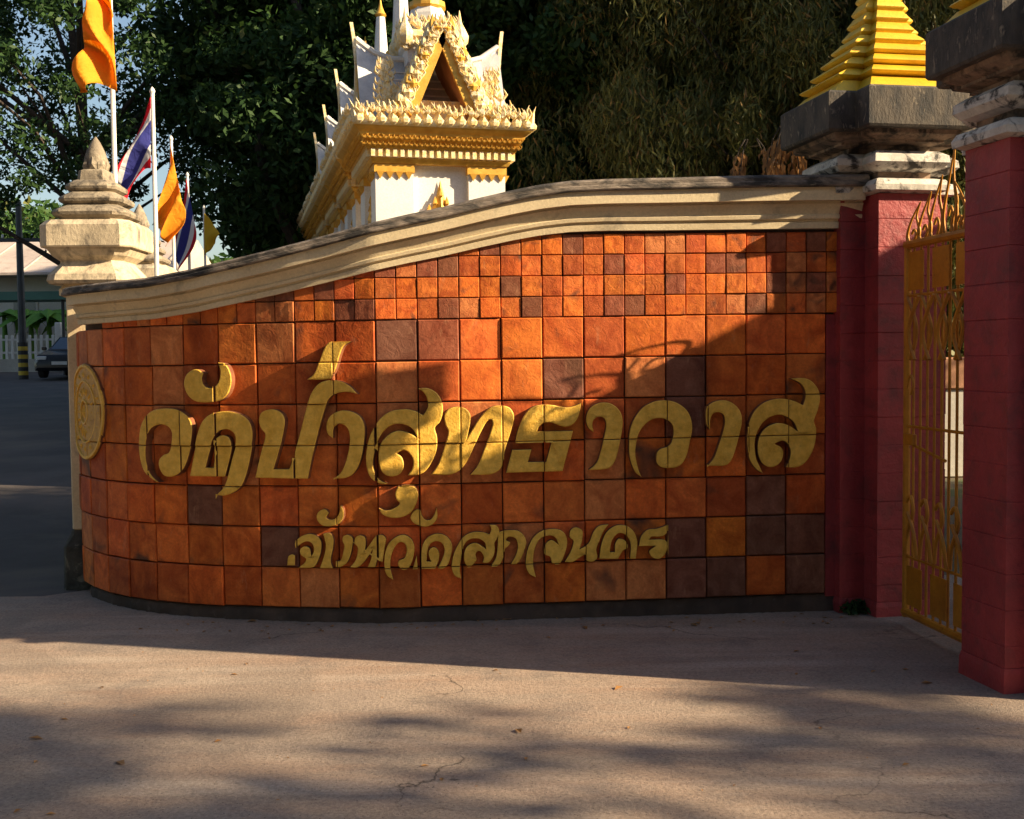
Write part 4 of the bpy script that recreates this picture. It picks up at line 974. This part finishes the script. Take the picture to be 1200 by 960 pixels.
b = MB(); b.box((0, 0, .25), (9, .16, .5)); b.build('fence_base', M['housewall'], fn)
PK = MB(); PK.box((0, 0, .95), (.10, .06, .95), bev=.01); pk = PK.mesh('picket', M['white'])
for k in range(40): obj('picket', pk, fn, (-4.4+k*.225, 0, 0))
for z in (.75, 1.25): b = MB(); b.box((0, .05, z), (9, .04, .08)); b.build('fence_rail', M['white'], fn)
for x in (-4.45, -1.5, 1.0, 1.6, 4.45): b = MB(); b.box((x, 0, .95), (.22, .22, 1.9), bev=.02); b.build('fence_post', M['white'], fn)
pp = at(27, 420, 38); pz = gz(38)
up = thing('utility_pole', 'dark utility pole with yellow and black striped foot and one crossarm', 'pole', (pp.x, 38, pz))
ht = at(27, 236, 38).z-pz
b = MB(); b.tube([(0, 0, 1.25), (0, 0, ht)], [.13, .10], 10); b.build('pole_shaft', M['darkmetal'], up, smooth=True)
ca = at(27, 282, 38).z-pz; b = MB(); b.box((-.1, -.15, ca), (2.4, .1, .12)); b.build('crossarm', M['darkmetal'], up)
for k in range(9): b = MB(); b.tube([(0, 0, k*.14), (0, 0, k*.14+.138)], .16, 12); b.build('foot_stripe', M['yellowpaint'] if k % 2 else M['blackpaint'], up)
for x in (-1.1, -.5, .5, .9): b = MB(); b.lathe([(.03, ca+.06), (.05, ca+.1), (.03, ca+.2)], 8, c=(x, -.15, 0)); b.build('insulator', M['lamp'], up)
def car(label, loc, rz, group):
    t = thing('parked_car', label, 'car', loc, rz, group)
    def sect(y, w_, z0, z1, tw): return [(-w_, y, z0), (w_, y, z0), (w_+.03, y, z0+(z1-z0)*.5), (tw, y, z1), (-tw, y, z1), (-w_-.03, y, z0+(z1-z0)*.5)]
    b = MB(); b.loft([sect(-2.15, .72, .35, .62, .66), sect(-2.05, .82, .25, .78, .74), sect(-1.1, .85, .22, .92, .78), sect(-.9, .85, .22, .95, .78), sect(1.3, .85, .22, .98, .78), sect(2.0, .83, .25, .95, .76), sect(2.15, .76, .35, .85, .70)]); b.build('body', M['carpaint'], t, smooth=True)
    b = MB(); b.loft([sect(-.95, .76, .93, .95, .74), sect(-.25, .74, .93, 1.40, .58), sect(.9, .74, .95, 1.42, .58), sect(1.7, .76, .95, .98, .72)]); b.build('roof', M['carpaint'], t, smooth=True)
    b = MB(); b.add([(-.66, -.90, .985), (.66, -.90, .985), (.54, -.30, 1.385), (-.54, -.30, 1.385)], [(0, 1, 2, 3)]); b.build('windscreen', M['glass'], t)
    for sx in (-1, 1):
        b = MB(); b.add([(sx*.775, -.55, .99), (sx*.775, 1.2, 1.01), (sx*.62, .85, 1.36), (sx*.62, -.2, 1.35)], [(0, 1, 2, 3)]); b.build('side_window', M['glass'], t)
        b = MB(); b.box((sx*.58, -2.10, .66), (.32, .10, .14), bev=.03); b.build('headlight', M['lamp'], t)
        b = MB(); b.box((sx*.95, -.75, 1.0), (.16, .08, .11), bev=.03); b.build('mirror', M['carpaint'], t)
        for y in (-1.35, 1.35):
            b = MB(); b.tube([(sx*.70, y, .31), (sx*.88, y, .31)], .31, 18); wh = b.build('wheel', M['rubber'], t, smooth=True)
            b = MB(); b.tube([(sx*.85, y, .31), (sx*.895, y, .31)], .19, 12); b.build('rim', M['lamp'], wh)
    b = MB(); b.box((0, -2.14, .50), (.5, .03, .11)); b.build('number_plate', M['lamp'], t)
    return t
c1 = car('black car parked facing us, half hidden by the cream pillar', (at(94, 440, 39).x, 39, gz(39)), R(4), None)
# banana clumps by the house
def banana(label, loc, seed, s=1.0):
    r_ = random.Random(seed); t = thing('banana_plant', label, 'plant', loc, 0, 'banana plants in front of the house'); t.scale = (s,)*3
    b = MB(); b.tube([(0, 0, 0), (.03, 0, 1.2), (0, 0, 2.2)], [.13, .11, .07], 8); b.build('stem', M['leaf_bright'], t)
    for k in range(9):
        a = r_.uniform(0, 6.28); L = r_.uniform(1.3, 2.0); up_ = r_.uniform(.5, 1.3); lf = MB(); row = []
        for i in range(8):
            f = i/7; q = Vector((math.cos(a)*L*f, math.sin(a)*L*f, 2.1+up_*f-1.5*f*f)); wv = .28*math.sin(math.pi*min(1, f*1.02+.08))
            sd = Vector((-math.sin(a), math.cos(a), 0)); row.append([q+sd*wv-Vector((0, 0, wv*.5)), q, q-sd*wv-Vector((0, 0, wv*.5))])
        lf.loft(row, closed=False, caps=False); lf.build('leaf', M['leaf_bright'], t)
for k in range(7): banana(['banana plant at the far left edge of the house', 'banana plant left of the utility pole', 'banana plant just behind the utility pole', 'banana plant right of the utility pole', 'banana plant above the black car', 'banana plant beside the cream pillar', 'banana plant behind the cream pillar'][k],
                          (-20.6+k*.95, 45.2+.3*math.sin(k*2), gz(45)), 40+k, 1.05)
# white lit wall seen through the gate gap
b = MB(); t = thing('garden_wall', 'low white wall glimpsed through the gap beside the gate', 'wall', (5.9, 14, gz(14)), R(5))
b.box((0, 0, .55), (3.0, .25, 1.1), bev=.01); b.build('wall_panel', M['housewall'], t); b = MB(); b.box((0, 0, 1.3), (3.1, .32, .4), bev=.02); b.build('coping', M['soffit'], t)

# ------------------------------------------------------------------ beyond the frame on the sun side: what shades the forecourt
gh = thing('gatehouse', 'maroon gatehouse with cream cornice on the far side of the gateway', 'building', (9.6, 6.30, 0), R(0))  # unseen block, added to shade the lower wall and forecourt
b = MB(); b.box((0, 0, 2.5), (3.2, 3.6, 5.0)); b.build('wall', M['red'], gh)
b = MB(); b.loft([[(x, y, z) for x, y in ((-1.6-e, -1.8-e), (1.6+e, -1.8-e), (1.6+e, 1.8+e), (-1.6-e, 1.8+e))] for e, z in ((.005, 4.86), (.06, 4.90), (.06, 5.02), (.10, 5.05), (.10, 5.16))]); b.build('cornice', M['cream'], gh)
for z in (1.9, 3.9):
    b = MB(); b.box((-1.61, 0, z), (.08, 1.0, 1.1)); f = b.build('window', M['cream'], gh); b = MB(); b.box((-1.64, 0, z), (.05, .8, .9)); b.build('pane', M['glass'], f)
SUNTREE = tree_meshes(12.5, 5.2, 3.6, 120, 66, .13, 31, M['leaf_mid'], clr=(.35, .8), trunk_r=.2)
for k, (x, y, s) in enumerate(((20, -4.6, 1.12), (27, -6.6, 1.3), (15, -6.5, .85))):
    place_tree('roadside_tree', ['open-crowned roadside tree on the sunny side of the forecourt', 'tall roadside tree farther along the forecourt', 'smaller roadside tree near the camera side'][k], 'tree', (x, y, 0), SUNTREE, k*1.9, s, 'roadside trees on the sunny side')
for k, (x, y, s) in enumerate(((22, 22, 1.3), (23, 27, 1.4), (27, 34, 1.5), (16, 29, 1.2), (33, 22, 1.4))):
    place_tree('grove_tree', ['first', 'second', 'third', 'fourth', 'fifth'][k]+' tall dense tree of the grove on the sunny side of the temple', 'tree', (x, y, gz(y)), TB, k*1.3, s, 'grove on the sunny side')

place_tree('garden_tree', 'low round tree inside the temple yard to the right of the gateway', 'tree', (12.5, 8.6, 0), TB, .4, .66)  # unseen tree, added to block a sun streak on the road
for k, (x, y, s_) in enumerate(((-17, -2, 1.1), (-18, 7, 1.0), (-12, -12, 1.2), (-4, -14, 1.15), (4, -15, 1.2), (12, -17, 1.15))):  # added out of view to cut the sky light on the wall
    place_tree('roadside_tree', ['dense tree across the road from the wall', 'dense tree across the road, farther along', 'dense tree behind the camera on the road side', 'dense tree directly behind the camera', 'dense tree behind the camera, toward the gate', 'dense tree behind the camera, farthest right'][k], 'tree', (x, y, 0), TC, k*1.7, s_, 'trees across the road')
# leaf litter and grit on the forecourt
rn = random.Random(77); b = MB()
for k in range(520):
    x = rn.uniform(-5, 4.5); y = rn.uniform(2.6, 8.4)
    if k % 3 == 0: y = 7.0+rn.random()*.3; x = rn.uniform(-2.5, 2.2)
    s = rn.choice([.004, .006, .009, .02]) if k < 505 else .035; a = rn.uniform(0, 6.28); ca_, sa = math.cos(a)*s, math.sin(a)*s; z = .006
    b.add([(x-ca_, y-sa, z), (x+sa*.5, y-ca_*.5, z+s*.3), (x+ca_, y+sa, z+s*.15), (x-sa*.5, y+ca_*.5, z+s*.35)], [(0, 1, 2, 3)])
tag(b.build('leaf_litter', M['leaf_dry']), 'fallen dry leaves and grit scattered over the forecourt', 'leaf litter', kind='stuff')
cen = [(WN[-1].x-.15+.12*rn.random(), WN[-1].y-.06-.05*rn.random(), .03+.03*rn.random()) for _ in range(5)]
tag(obj('weeds', cloud_mesh('weeds', leaf_cloud(cen, [.07]*5, 40, .025, 3, droop=-1), M['leaf_dark'])), 'small weeds at the foot of the wall by the pillar', 'weeds', kind='stuff')
